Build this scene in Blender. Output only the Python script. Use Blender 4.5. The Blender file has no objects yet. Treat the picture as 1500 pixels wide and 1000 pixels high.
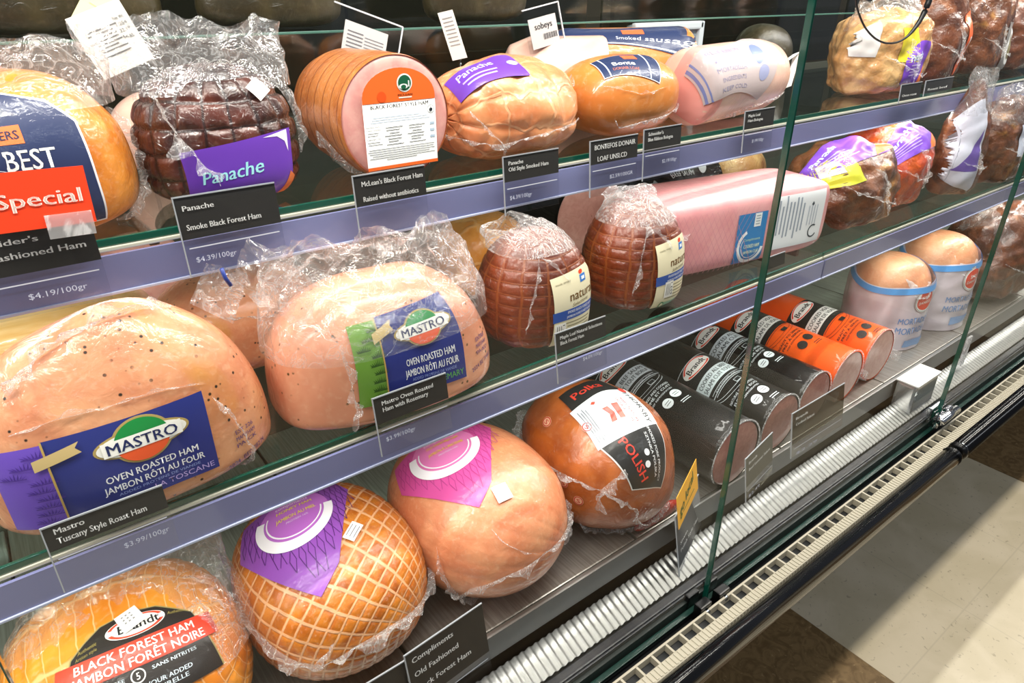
import bpy, bmesh, math, random
import numpy as np
from mathutils import Vector
from mathutils.bvhtree import BVHTree
S = bpy.context.scene; COL = S.collection
# ---------------------------------------------------------------- camera, world, lights
H = 1.23                                   # camera height (m); the case runs along X, its depth is +Y
YAW = math.atan2(866, 1125); PIT = math.atan2(515, 1000); F = 1000.0
FW = np.array([math.sin(YAW)*math.cos(PIT), math.cos(YAW)*math.cos(PIT), -math.sin(PIT)])
RT = np.array([math.cos(YAW), -math.sin(YAW), 0.0]); UP = np.cross(RT, FW); CAM = np.array([0, 0, H])
cd = bpy.data.cameras.new('camera'); cam = bpy.data.objects.new('camera', cd); COL.objects.link(cam)
cd.sensor_width = 36; cd.lens = 24; cd.clip_start = .02
cam.location = (0, 0, H); cam.rotation_euler = (math.pi/2-PIT, 0, -YAW)
S.camera = cam
w = bpy.data.worlds.new('world'); S.world = w; w.use_nodes = True
w.node_tree.nodes['Background'].inputs[0].default_value = (.80, .86, 1, 1)
w.node_tree.nodes['Background'].inputs[1].default_value = .15
S.view_settings.view_transform = 'Standard'; S.view_settings.look = 'None'
S.view_settings.gamma = 1; S.view_settings.use_curve_mapping = False; S.view_settings.exposure = 0.0
S.cycles.transparent_max_bounces = 32; S.cycles.max_bounces = 10
def strip_light(name, x, y, z, lx, ly, watts, col, rot=(0, 0, 0)):
    l = bpy.data.lights.new(name, 'AREA'); l.shape = 'RECTANGLE'; l.size = lx; l.size_y = ly
    l.energy = watts; l.color = col
    o = bpy.data.objects.new(name, l); COL.objects.link(o); o.location = (x, y, z); o.rotation_euler = rot
    return o
R_ = math.radians
strip_light('aisle_ceiling_light', 1.2, .03, 2.9, 7.0, .12, 92, (1, .93, .82))
strip_light('far_aisle_fill_light', 1.2, -1.9, 2.9, 7.0, .25, 42, (.92, .96, 1), (R_(25), 0, 0))  # added unseen fill, lifts the shaded floor below the case
strip_light('canopy_light', 1.2, .45, H+.34, 4.2, .03, 29, (1, .96, .90), (R_(18), 0, 0))
strip_light('upper_shelf_light', 1.2, .585, H-.206, 4.2, .012, 2.7, (1, .96, .90), (R_(-6), 0, 0))
strip_light('lower_shelf_light', 1.2, .515, H-.405, 4.2, .012, 3.9, (1, .96, .90), (R_(-12), 0, 0))
# ---------------------------------------------------------------- helpers
def ray(px, py): return FW*F + RT*(px-750) - UP*(py-500)
def atY(px, py, Y): r = ray(px, py); return CAM + r*(Y/r[1])
def atZ(px, py, z): r = ray(px, py); return CAM + r*(z/r[2])        # z relative to the camera height
def lin(c):
    if isinstance(c, str): c = [int(c[i:i+2], 16)/255 for i in (0, 2, 4)]
    return tuple(((x/12.92) if x <= .04045 else ((x+.055)/1.055)**2.4) for x in c)
class NT:
    def __init__(s, name):
        s.m = bpy.data.materials.new(name); s.m.use_nodes = True; s.t = s.m.node_tree; s.t.nodes.clear()
        s.out = s.n('ShaderNodeOutputMaterial')
    def n(s, typ, **k):
        nd = s.t.nodes.new(typ)
        for a, b in k.items(): setattr(nd, a, b)
        return nd
    def l(s, a, b): s.t.links.new(a, b)
    def set(s, sock, v):
        if hasattr(v, 'is_linked'): s.l(v, sock)
        else: sock.default_value = v
    def math(s, op, a, b=0.0, c=0.0):
        nd = s.n('ShaderNodeMath', operation=op)
        for i, v in enumerate((a, b, c)): s.set(nd.inputs[i], v)
        return nd.outputs[0]
    def mix(s, f, a, b):
        nd = s.n('ShaderNodeMix', data_type='RGBA'); s.set(nd.inputs[0], f)
        for i, v in ((6, a), (7, b)): s.set(nd.inputs[i], (*lin(v), 1) if isinstance(v, (str, tuple)) and not hasattr(v, 'is_linked') else v)
        return nd.outputs[2]
    def noise(s, scale, detail=3, dist=0.0, vec=None, out=0, rough=.5):
        nd = s.n('ShaderNodeTexNoise'); nd.inputs['Scale'].default_value = scale; nd.inputs['Detail'].default_value = detail
        nd.inputs['Distortion'].default_value = dist; nd.inputs['Roughness'].default_value = rough
        s.l(vec or s.obj(), nd.inputs['Vector']); return nd.outputs[out]
    def obj(s):
        if not hasattr(s, '_tc'): s._tc = s.n('ShaderNodeTexCoord')
        return s._tc.outputs['Object']
    def uv(s): s.obj(); return s._tc.outputs['UV']
    def ramp(s, f, a, b):
        nd = s.n('ShaderNodeMapRange'); nd.interpolation_type = 'SMOOTHSTEP'; s.set(nd.inputs[0], f)
        nd.inputs[1].default_value = a; nd.inputs[2].default_value = b; return nd.outputs[0]
    def bump(s, h, strength, dist, normal=None):
        nd = s.n('ShaderNodeBump'); nd.inputs['Strength'].default_value = strength; nd.inputs['Distance'].default_value = dist
        s.l(h, nd.inputs['Height'])
        if normal: s.l(normal, nd.inputs['Normal'])
        return nd.outputs[0]
    def schlick(s, normal=None, f0=.04):                           # reflectance that is the same from both sides of a film
        g = s.n('ShaderNodeNewGeometry'); d = s.n('ShaderNodeVectorMath', operation='DOT_PRODUCT')
        s.l(g.outputs['Incoming'], d.inputs[0]); s.l(normal or g.outputs['Normal'], d.inputs[1])
        a = s.math('SUBTRACT', 1.0, s.math('MINIMUM', s.math('ABSOLUTE', d.outputs['Value']), 1.0))
        return s.math('ADD', f0, s.math('MULTIPLY', s.math('POWER', a, 5.0), 1-f0))
    def pbr(s, col, rough=.5, metal=0, coat=0, crough=.1, normal=None, cnormal=None, spec=.5, sss=0):
        p = s.n('ShaderNodeBsdfPrincipled')
        s.set(p.inputs['Base Color'], (*lin(col), 1) if isinstance(col, (str, tuple)) else col)
        s.set(p.inputs['Roughness'], rough); p.inputs['Metallic'].default_value = metal
        p.inputs['Coat Weight'].default_value = coat; p.inputs['Coat Roughness'].default_value = crough
        p.inputs['Specular IOR Level'].default_value = spec
        if normal: s.l(normal, p.inputs['Normal'])
        if cnormal: s.l(cnormal, p.inputs['Coat Normal'])
        if sss: p.inputs['Subsurface Weight'].default_value = sss; p.inputs['Subsurface Radius'].default_value = (.008, .004, .002); p.inputs['Subsurface Scale'].default_value = 1
        s.l(p.outputs[0], s.out.inputs[0]); return p
_mc = {}
def mat(name, col, rough=.5, metal=0, coat=0, spec=.5):
    if name not in _mc:
        t = NT(name); t.pbr(col, rough, metal, coat, spec=spec); _mc[name] = t.m
    return _mc[name]
_ink = {}
def ink(hexc, gloss=True):                                       # printed film: glossy, slightly wrinkled
    k = (hexc, gloss)
    if k not in _ink:
        t = NT('print_'+hexc)
        b = t.bump(t.noise(110, 3, 1.5), .35, .002)
        t.pbr(hexc, .45, 0, .4 if gloss else 0, .10, cnormal=b, spec=.3); _ink[k] = t.m
    return _ink[k]
def film(name, white=.10, bscale=70, strength=.8, gl=1.0, tint=(1, 1, 1)):
    t = NT(name)
    n1 = t.noise(bscale, 4, 2.2); n2 = t.noise(bscale*2.7, 2, 1.0)
    h = t.math('ADD', t.math('ABSOLUTE', t.math('SUBTRACT', n1, .5)), t.math('MULTIPLY', n2, .25))
    b = t.bump(h, strength, .006)
    fr = t.schlick(b, .07)
    tr = t.n('ShaderNodeBsdfTransparent'); tr.inputs[0].default_value = (*tint, 1)
    g = t.n('ShaderNodeBsdfGlossy'); g.inputs['Roughness'].default_value = .09; t.l(b, g.inputs['Normal'])
    d = t.n('ShaderNodeBsdfDiffuse'); d.inputs[0].default_value = (.9, .9, .9, 1); t.l(b, d.inputs['Normal'])
    tl = t.n('ShaderNodeBsdfTranslucent'); tl.inputs[0].default_value = (.9, .9, .9, 1); t.l(b, tl.inputs['Normal'])
    dm = t.n('ShaderNodeMixShader'); dm.inputs[0].default_value = .55; t.l(d.outputs[0], dm.inputs[1]); t.l(tl.outputs[0], dm.inputs[2])
    m1 = t.n('ShaderNodeMixShader'); t.l(t.math('MULTIPLY', fr, gl), m1.inputs[0]); t.l(tr.outputs[0], m1.inputs[1]); t.l(g.outputs[0], m1.inputs[2])
    crease = t.ramp(t.math('ABSOLUTE', t.math('SUBTRACT', n1, .5)), .045, 0.0)
    wf = t.math('MINIMUM', t.math('ADD', white, t.math('MULTIPLY', crease, white*1.6+.03)), .9)
    m2 = t.n('ShaderNodeMixShader'); t.l(wf, m2.inputs[0]); t.l(m1.outputs[0], m2.inputs[1]); t.l(dm.outputs[0], m2.inputs[2])
    t.l(m2.outputs[0], t.out.inputs[0]); return t.m
FILM = film('clear_bag_film', .10, 30, .7, 1.2); FIN = film('clear_wrap_seam', .22, 60, .7, 1.0); MILKY = film('milky_wrap', .55, 40, .4)
def glassmat(name, tint, fac=.9, rough=.0):
    t = NT(name); fr = t.schlick()
    tr = t.n('ShaderNodeBsdfTransparent'); tr.inputs[0].default_value = (*tint, 1)
    g = t.n('ShaderNodeBsdfGlossy'); g.inputs['Roughness'].default_value = rough
    m = t.n('ShaderNodeMixShader'); t.l(t.math('MULTIPLY', fr, fac), m.inputs[0]); t.l(tr.outputs[0], m.inputs[1]); t.l(g.outputs[0], m.inputs[2])
    t.l(m.outputs[0], t.out.inputs[0]); return t.m
PANE = glassmat('front_glass', (.985, .995, .99), .32)
SHELFG = glassmat('shelf_glass', (.90, .96, .93), 1.0); ACRYL = glassmat('clear_acrylic', (.96, .96, .97), 1.0)
GEDGE = mat('green_glass_edge', '0b4a3c', .12, coat=1)
BLACK = mat('black_plastic', '060607', .30, coat=.15, spec=.3); CARD = mat('black_card', '2a2928', .35)
WHITE = mat('white_card', 'ececea', .5); CHROME = mat('chrome', 'd8dadb', .09, 1)
STEEL = mat('brushed_steel', 'a9aaa8', .34, .9); CREAM = mat('cream_plastic', 'ada693', .45); DARK = mat('dark_seam', '171512', .6)

def link(name, V, Fc, mats, parent=None, uv=None, mi=None, smooth=True):
    me = bpy.data.meshes.new(name); V = np.asarray(V, float)
    if parent is not None: V = V - np.array(parent.location)
    me.from_pydata(V.tolist(), [], Fc if isinstance(Fc, list) else Fc.tolist())
    for m in (mats if isinstance(mats, (list, tuple)) else [mats]): me.materials.append(m)
    if uv is not None:
        me.uv_layers.new(name='UVMap').data.foreach_set('uv', np.asarray(uv, np.float32).ravel())
    if mi is not None: me.polygons.foreach_set('material_index', np.asarray(mi, np.int32))
    me.polygons.foreach_set('use_smooth', [smooth]*len(me.polygons)); me.update()
    o = bpy.data.objects.new(name, me); COL.objects.link(o)
    if parent is not None: o.parent = parent
    return o
def tag(o, label, cat, group=None):
    o['label'] = label; o['category'] = cat
    if group: o['group'] = group
    return o
def thing(name, label, cat, loc, group=None):
    o = bpy.data.objects.new(name, None); o.location = tuple(float(v) for v in loc); o.empty_display_size = .02; COL.objects.link(o)
    return tag(o, label, cat, group)
def struct(o): o['kind'] = 'structure'; return o
def rng(seed): return np.random.RandomState(seed)
def nz(p, k, seed, n=10):
    r = rng(seed); d = r.normal(size=(n, 3)); d /= np.linalg.norm(d, axis=1)[:, None]; d *= (k*r.uniform(.6, 1.5, n))[:, None]
    return np.sin(p @ d.T + r.uniform(0, 6.28, n)).sum(1)/math.sqrt(n)
class Box:                                                        # collects boxes / quads into one mesh
    def __init__(s): s.bm = bmesh.new()
    def box(s, x0, x1, y0, y1, z0, z1, bev=0, mi=0):
        r = bmesh.ops.create_cube(s.bm, size=1); vs = r['verts']
        for v in vs: v.co = Vector(((x0+x1)/2+v.co.x*(x1-x0), (y0+y1)/2+v.co.y*(y1-y0), (z0+z1)/2+v.co.z*(z1-z0)))
        fs = {f for v in vs for f in v.link_faces}
        for f in fs: f.material_index = mi
        if bev:
            es = {e for v in vs for e in v.link_edges}
            bmesh.ops.bevel(s.bm, geom=list(es), offset=bev, segments=2, profile=.6, affect='EDGES', material=-1)
        return s
    def prism(s, prof, x0, x1, mi=0):                             # (y,z) outline swept along X
        a = [s.bm.verts.new((x0, y, z)) for y, z in prof]; b = [s.bm.verts.new((x1, y, z)) for y, z in prof]
        n = len(prof)
        fs = [s.bm.faces.new((a[i], a[(i+1) % n], b[(i+1) % n], b[i])) for i in range(n)] + [s.bm.faces.new(a[::-1]), s.bm.faces.new(b)]
        for f in fs: f.material_index = mi
        return s
    def build(s, name, mats, parent=None, smooth=False, M=None):
        bmesh.ops.recalc_face_normals(s.bm, faces=s.bm.faces)
        if M is not None: s.bm.transform(M)
        me = bpy.data.meshes.new(name)
        if parent is not None:
            for v in s.bm.verts: v.co -= parent.location
        s.bm.to_mesh(me); s.bm.free()
        for m in (mats if isinstance(mats, (list, tuple)) else [mats]): me.materials.append(m)
        if smooth: me.polygons.foreach_set('use_smooth', [True]*len(me.polygons))
        o = bpy.data.objects.new(name, me); COL.objects.link(o)
        if parent is not None: o.parent = parent
        return o
def tube(name, pts, r, mt, parent=None, n=16, cap=True, taper=None):
    P = [np.array(p, float) for p in pts]; V = []; Fc = []
    for i, p in enumerate(P):
        t = P[min(i+1, len(P)-1)]-P[max(i-1, 0)]; t /= np.linalg.norm(t)
        a = np.cross(t, (0, 0, 1) if abs(t[2]) < .9 else (1, 0, 0)); a /= np.linalg.norm(a); b = np.cross(t, a)
        rr = r*(taper[i] if taper else 1)
        for k in range(n): V.append(p+rr*(math.cos(k*2*math.pi/n)*a+math.sin(k*2*math.pi/n)*b))
    for i in range(len(P)-1):
        for k in range(n): Fc.append((i*n+k, i*n+(k+1) % n, (i+1)*n+(k+1) % n, (i+1)*n+k))
    if cap: Fc += [tuple(range(n))[::-1], tuple((len(P)-1)*n+k for k in range(n))]
    return link(name, V, Fc, mt, parent)
def gridfaces(nu, nv, wrap=False):                                # verts index j*nu+i (rows j)
    Fc = []
    for j in range(nv-1):
        for i in range(nu if wrap else nu-1): Fc.append((j*nu+i, j*nu+(i+1) % nu, (j+1)*nu+(i+1) % nu, (j+1)*nu+i))
    return Fc
# ---------------------------------------------------------------- meat materials
def meat(name, c1, c2, net=None, spots=None, scale=22, coat=.75, wr=55, wrs=.45, bstr=.25, stretch=None, c3=None, crough=.13, speck=.14):
    t = NT(name); vec = t.obj()
    if stretch:
        mp = t.n('ShaderNodeMapping'); mp.inputs['Scale'].default_value = stretch; t.l(vec, mp.inputs[0]); svec = mp.outputs[0]
    else: svec = vec
    n = t.noise(scale, 5, .8, svec); col = t.mix(t.ramp(n, .32, .68), c1, c2)
    if c3: col = t.mix(t.ramp(t.noise(scale*.45, 3, 1.2, svec), .52, .72), col, c3)
    col = t.mix(t.math('MULTIPLY', t.ramp(t.noise(scale*9, 3, .4), .5, .75), speck), col, 'f6d9b8')
    h = t.math('MULTIPLY', t.noise(scale*3, 4, .5), 1.0); bn = t.bump(h, bstr, .004)
    if spots:
        v = t.n('ShaderNodeTexVoronoi'); v.inputs['Scale'].default_value = spots[1]; t.l(vec, v.inputs['Vector'])
        sm = t.math('MULTIPLY', t.ramp(v.outputs['Distance'], spots[2], spots[2]*.5), t.ramp(t.noise(40, 2), .44, .54))
        col = t.mix(sm, col, spots[0])
    if net:
        NU, NV, wd, lc, amt, dst = net
        sp = t.n('ShaderNodeSeparateXYZ'); t.l(t.uv(), sp.inputs[0])
        wob = t.math('MULTIPLY', t.math('SUBTRACT', t.noise(30, 2), .5), dst)
        def line(o, N, w_):
            f = t.math('FRACT', t.math('ADD', t.math('MULTIPLY', o, float(N)), wob))
            return t.ramp(t.math('ABSOLUTE', t.math('SUBTRACT', f, .5)), w_, w_*.35)
        lm = t.math('MAXIMUM', line(sp.outputs[0], NU, wd), line(sp.outputs[1], NV, wd*(net[6] if len(net) > 6 else 1)) if NV else 0.0)
        col = t.mix(t.math('MULTIPLY', lm, amt), col, lc)
        bn = t.bump(t.math('SUBTRACT', 1.0, lm), .35, .003, bn)
    wn = t.noise(wr, 4, 1.8); wh = t.math('ABSOLUTE', t.math('SUBTRACT', wn, .5))
    cn = t.bump(wh, wrs, .006)
    t.pbr(col, .42, 0, coat, crough, normal=bn, cnormal=cn, spec=.35, sss=0)
    return t.m
# ---------------------------------------------------------------- product bodies
def blob(root, name, mt, pos, a, b, h, hm=.4, eb=3.5, et=2.3, eh=2.4, rz=0, axis=(0, 0, 1), lump=0, lk=40, seed=1, net=None, nu=140, nv=90, tilt=None):
    u = np.arange(nu)/nu; v = (np.arange(nv)+.0)/(nv-1)
    U, Vv = np.meshgrid(u, v); lo = U*2*np.pi; la = Vv*np.pi
    ax = np.array(axis, float); ax /= np.linalg.norm(ax); e1 = np.cross(ax, (0, 1, 0) if abs(ax[1]) < .9 else (1, 0, 0)); e1 /= np.linalg.norm(e1); e2 = np.cross(ax, e1)
    d = (np.sin(la)*np.cos(lo))[..., None]*e1 + (np.sin(la)*np.sin(lo))[..., None]*e2 + np.cos(la)[..., None]*ax
    d = d.reshape(-1, 3)*np.array([a, b, h*.5]); d /= np.linalg.norm(d, axis=1)[:, None]
    up = d[:, 2] > 0; c = np.where(up, h*(1-hm), h*hm); e = np.where(up, et, eb)
    rr = (np.abs(d[:, 0]/a)**eh+np.abs(d[:, 1]/b)**eh+1e-12)**(e/eh)
    r = (rr+np.abs(d[:, 2]/c)**e)**(-1/e)
    if lump: q_ = d*r[:, None]; r = r*(1+lump*nz(q_, lk, seed)+.30*lump*nz(q_, lk*2.6, seed+50))
    if net:                                                       # string netting pulls grooves in
        NU, NV, dep = net
        gl = np.abs(np.abs((U.ravel()*NU) % 1-.5)); gv = np.abs((Vv.ravel()*NV) % 1-.5) if NV else 1
        g = np.minimum(gl, gv); r0 = r; r = r*(1-dep*np.exp(-(g/.16)**2))
    else: r0 = r
    p = d*r[:, None]; p[:, 2] = np.maximum(p[:, 2], -h*hm); p0 = d*r0[:, None]
    C, s = math.cos(R_(rz)), math.sin(R_(rz)); M = np.array([[C, -s, 0], [s, C, 0], [0, 0, 1]])
    if tilt is not None:                                          # lean about X (degrees)
        C2, s2 = math.cos(R_(tilt)), math.sin(R_(tilt)); M = M @ np.array([[1, 0, 0], [0, C2, -s2], [0, s2, C2]])
    cen = np.array(pos, float)+np.array([0, 0, h*hm]); p = p @ M.T + cen; p0 = p0 @ M.T + cen
    Fc = gridfaces(nu, nv, True); uvs = []
    for j in range(nv-1):
        for i in range(nu): uvs += [(i/nu, v[j]), ((i+1)/nu, v[j]), ((i+1)/nu, v[j+1]), (i/nu, v[j+1])]
    o = link(name, p, Fc, mt, root, uvs)
    return dict(root=root, o=o, C=cen, M=M, ax=np.array([a, b, h*.5]), bvh=BVHTree.FromPolygons([tuple(q) for q in p0], Fc), R=(a+b+h/2)/3)
def lathe(root, name, mt, p0, axis, prof, n=96, lump=0, lk=50, seed=1, squash=None):   # prof: (t along axis, radius)
    ax = np.array(axis, float); ax /= np.linalg.norm(ax); e1 = np.cross((0, 0, 1), ax); e1 /= np.linalg.norm(e1); e2 = np.cross(ax, e1)
    P = np.array(p0, float); T = np.array([q[0] for q in prof]); Rr = np.array([q[1] for q in prof])
    L = np.r_[0, np.cumsum(np.hypot(np.diff(T), np.diff(Rr)))]; nv = max(24, int(L[-1]/.004)); s = np.linspace(0, L[-1], nv)
    T = np.interp(s, L, T); Rr = np.interp(s, L, Rr); A = np.arange(n)*2*np.pi/n
    V = (P+T[:, None, None]*ax + Rr[:, None, None]*(np.cos(A)[None, :, None]*e1+np.sin(A)[None, :, None]*e2)).reshape(-1, 3)
    if lump: V = V+(V-(P+((V-P)@ax)[:, None]*ax))*(lump*nz(V, lk, seed))[:, None]
    Fc = gridfaces(n, nv, True); uvs = []
    for j in range(nv-1):
        for i in range(n): uvs += [(i/n, j/(nv-1)), ((i+1)/n, j/(nv-1)), ((i+1)/n, (j+1)/(nv-1)), (i/n, (j+1)/(nv-1))]
    o = link(name, V, Fc, mt, root, uvs)
    mid = P+ax*(T[0]+T[-1])/2
    return dict(root=root, o=o, C=mid, M=np.stack([ax, e1, e2], 1), ax=np.array([1e3, Rr.max(), Rr.max()]), bvh=BVHTree.FromPolygons([tuple(q) for q in V], Fc), R=Rr.max())
# ---------------------------------------------------------------- printed labels that follow a surface
_tx = {}
def text_mesh(s, bold=0.0, shear=0.0):
    k = (s, bold, shear)
    if k not in _tx:
        cu = bpy.data.curves.new('t', 'FONT'); cu.body = s; cu.resolution_u = 2; cu.shear = shear; cu.align_x = 'CENTER'
        o = bpy.data.objects.new('t', cu); me = bpy.data.meshes.new_from_object(o)
        V = np.array([v.co[:2] for v in me.vertices]) if len(me.vertices) else np.zeros((0, 2)); Fc = [tuple(p.vertices) for p in me.polygons]
        bpy.data.objects.remove(o); bpy.data.curves.remove(cu); bpy.data.meshes.remove(me)
        _tx[k] = (V, Fc)
    return _tx[k]
def poly_mesh(pts, step):
    bm = bmesh.new(); fc = bm.faces.new([bm.verts.new((x, y, 0)) for x, y in pts]); fc.normal_update(); bmesh.ops.triangulate(bm, faces=bm.faces)
    for _ in range(7):
        es = [e for e in bm.edges if e.calc_length() > step]
        if not es: break
        bmesh.ops.subdivide_edges(bm, edges=es, cuts=1); bmesh.ops.triangulate(bm, faces=[f for f in bm.faces if len(f.verts) > 3])
    bm.verts.index_update(); V = np.array([v.co[:2] for v in bm.verts]); Fc = [tuple(v.index for v in f.verts) for f in bm.faces]; bm.free(); return V, Fc
def ell(x, y, rx, ry, n=36, a0=0, a1=360): return [(x+rx*math.cos(R_(a0+(a1-a0)*i/n)), y+ry*math.sin(R_(a0+(a1-a0)*i/n))) for i in range(n+(a1-a0 < 360))]
def rc(x, y, w, h): return [(x-w/2, y-h/2), (x+w/2, y-h/2), (x+w/2, y+h/2), (x-w/2, y+h/2)]
def arc(x, y, r0, r1, a0, a1, n=40, sy=1): return [(p[0], y+(p[1]-y)*sy) for p in ell(x, y, r1, r1, n, a0, a1)+ell(x, y, r0, r0, n, a0, a1)[::-1]]
# shape tuples: ('p', colour, outline) filled outline; ('t', colour, text, cx, cy, width, cap height[, bold, rot, shear]); ('l', colour, x, y, w, h) bar
def flat_shapes(shapes, step):
    out = []
    for s in shapes:
        if s[0] == 'p': V, Fc = poly_mesh(s[2], step)
        elif s[0] == 'l': V, Fc = poly_mesh(rc(*s[2:6]), step)
        elif s[0] == 't':
            _, _, txt, cx, cy, wd, ch = s[:7]; bold = s[7] if len(s) > 7 else .012; rot = s[8] if len(s) > 8 else 0; sh = s[9] if len(s) > 9 else 0
            V, Fc = text_mesh(txt, min(bold, .02)*.3, sh)
            if not len(V): continue
            if bold > .014:                                       # heavier lettering: a second strike beside the first
                Fc = Fc+[tuple(k+len(V) for k in f) for f in Fc]; V = np.concatenate([V-[.016, 0], V+[.016, 0]])
            x0, x1 = V[:, 0].min(), V[:, 0].max(); V = (V-np.array([(x0+x1)/2, .36]))*np.array([wd/(x1-x0), ch/.72])
            c, q = math.cos(R_(rot)), math.sin(R_(rot)); V = V @ np.array([[c, q], [-q, c]])+np.array([cx, cy])
        out.append((V, Fc, s[1]))
    return out
def fold(parts, place, base, root, name, gloss=True, dz=.00024):
    VV = []; FF = []; MI = []; mats = []; n = 0; seen = []
    for i, (V, Fc, c) in enumerate(parts):                        # later shapes lie on top of whatever they overlap
        lo, hi = V.min(0), V.max(0)
        lay = 1+max([-1]+[l for a, b, l in seen if (a < hi).all() and (b > lo).all()]); seen.append((lo, hi, lay))
        pv = place(V, base+min(lay, 14)*dz); VV.append(pv); FF += [tuple(k+n for k in f) for f in Fc]; n += len(pv)
        if c not in mats: mats.append(c)
        MI += [mats.index(c)]*len(Fc)
    return link(name, np.concatenate(VV), FF, [ink(c, gloss) if isinstance(c, str) else c for c in mats], root, mi=MI)
def decal(pr, shapes, px=None, d=None, roll=0, R=None, name='label', off=.0012, N=None, up=None, step=.0045, gloss=True):
    if px is not None:
        r = ray(*px); r = r/np.linalg.norm(r); hit = pr['bvh'].ray_cast(Vector(CAM), Vector(r))[0]
        if hit is None: hit = pr['bvh'].find_nearest(Vector(CAM+r*np.dot(pr['C']-CAM, r)))[0]
        hit = np.array(hit)
    else:
        dd = np.array(d, float); dd /= np.linalg.norm(dd); hit = np.array(pr['bvh'].ray_cast(Vector(pr['C']+dd*1.0), Vector(-dd))[0])
    if N is None:
        q = pr['M'].T @ (hit-pr['C']); N = pr['M'] @ (q/pr['ax']**2)
    N = np.array(N, float); N /= np.linalg.norm(N)
    u0 = np.array(up if up is not None else (0, 0, 1), float); U = u0-N*np.dot(u0, N); U /= np.linalg.norm(U); X = np.cross(U, N)
    c, s = math.cos(R_(roll)), math.sin(R_(roll)); X, U = X*c+U*s, U*c-X*s
    R = R or pr['R']; Cc = hit-N*R; bvh = pr['bvh']
    def place(V, o):
        out = np.zeros((len(V), 3))
        for i, (x, y) in enumerate(V):
            ang = math.hypot(x, y)/R; k = (math.tan(min(ang, 1.35))/max(math.hypot(x, y), 1e-9)) if ang > 1e-6 else 1/R
            D = N+X*(x*k)+U*(y*k); D /= np.linalg.norm(D)
            p, n_, _, _ = bvh.ray_cast(Vector(Cc+D*R*3), Vector(-D))
            if p is None:
                p, n_, _, _ = bvh.find_nearest(Vector(Cc+D*R))
            out[i] = np.array(p)+np.array(n_)*np.sign(np.dot(n_, D) or 1)*o
        return out
    return fold(flat_shapes(shapes, step), place, off, pr['root'], name, gloss)
def plate(root, name, O, X, U, shapes, off=.0006, gloss=True, step=1.0, lift=None):   # flat print on the plane O + xX + yU
    O, X, U = (np.array(v, float) for v in (O, X, U)); N = np.cross(X, U)
    return fold(flat_shapes(shapes, step), lambda V, o: O+V[:, :1]*X+V[:, 1:]*U+N*o, off, root, name, gloss)
# ---------------------------------------------------------------- plastic film shapes
def bag(root, name, c, rows, amp=.004, seed=3, nu=190, nv=64, mt=None, eh=2.3, jag=.006, k=330):
    rows = np.array(rows, float); z = rows[:, 0]; t = np.linspace(0, 1, nv); tz = np.linspace(0, 1, len(rows))
    I = [np.interp(t, tz, rows[:, i]) for i in range(5)]
    for i in range(5):
        ker = np.ones(7)/7; I[i] = np.convolve(np.pad(I[i], 3, mode='edge'), ker, 'valid')
    A = np.arange(nu)*2*np.pi/nu; f = lambda q: np.sign(q)*np.abs(q)**(2/eh)
    V = np.zeros((nv, nu, 3))
    V[..., 0] = c[0]+I[3][:, None]+I[1][:, None]*f(np.cos(A)); V[..., 1] = c[1]+I[4][:, None]+I[2][:, None]*f(np.sin(A)); V[..., 2] = c[2]+I[0][:, None]
    P = V.reshape(-1, 3); tt = np.repeat(t, nu); am = amp*np.clip(tt*1.6, .12, 1)
    for q, (kk, ww) in enumerate(((k*.45, .9), (k, .5), (k*2.1, .16))):
        Pz = P*np.array([1, 1, .4]); g = 1.3*nz(Pz, kk, seed+q)-.5*np.abs(nz(Pz, kk*1.3, seed+30+q)); g2 = nz(Pz, kk, seed+9+q)
        cx = np.tile(np.cos(A), nv); sy = np.tile(np.sin(A), nv)
        P[:, 0] += am*ww*g*cx; P[:, 1] += am*ww*(g*sy+.5*g2); P[:, 2] += am*ww*.6*g2
    P[:, 2] += np.clip((tt-.8)*5, 0, 1)*jag*nz(P*np.array([1, .3, 0]), 150, seed+21)
    return link(name, P, gridfaces(nu, nv, True), mt or FILM, root)
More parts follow.
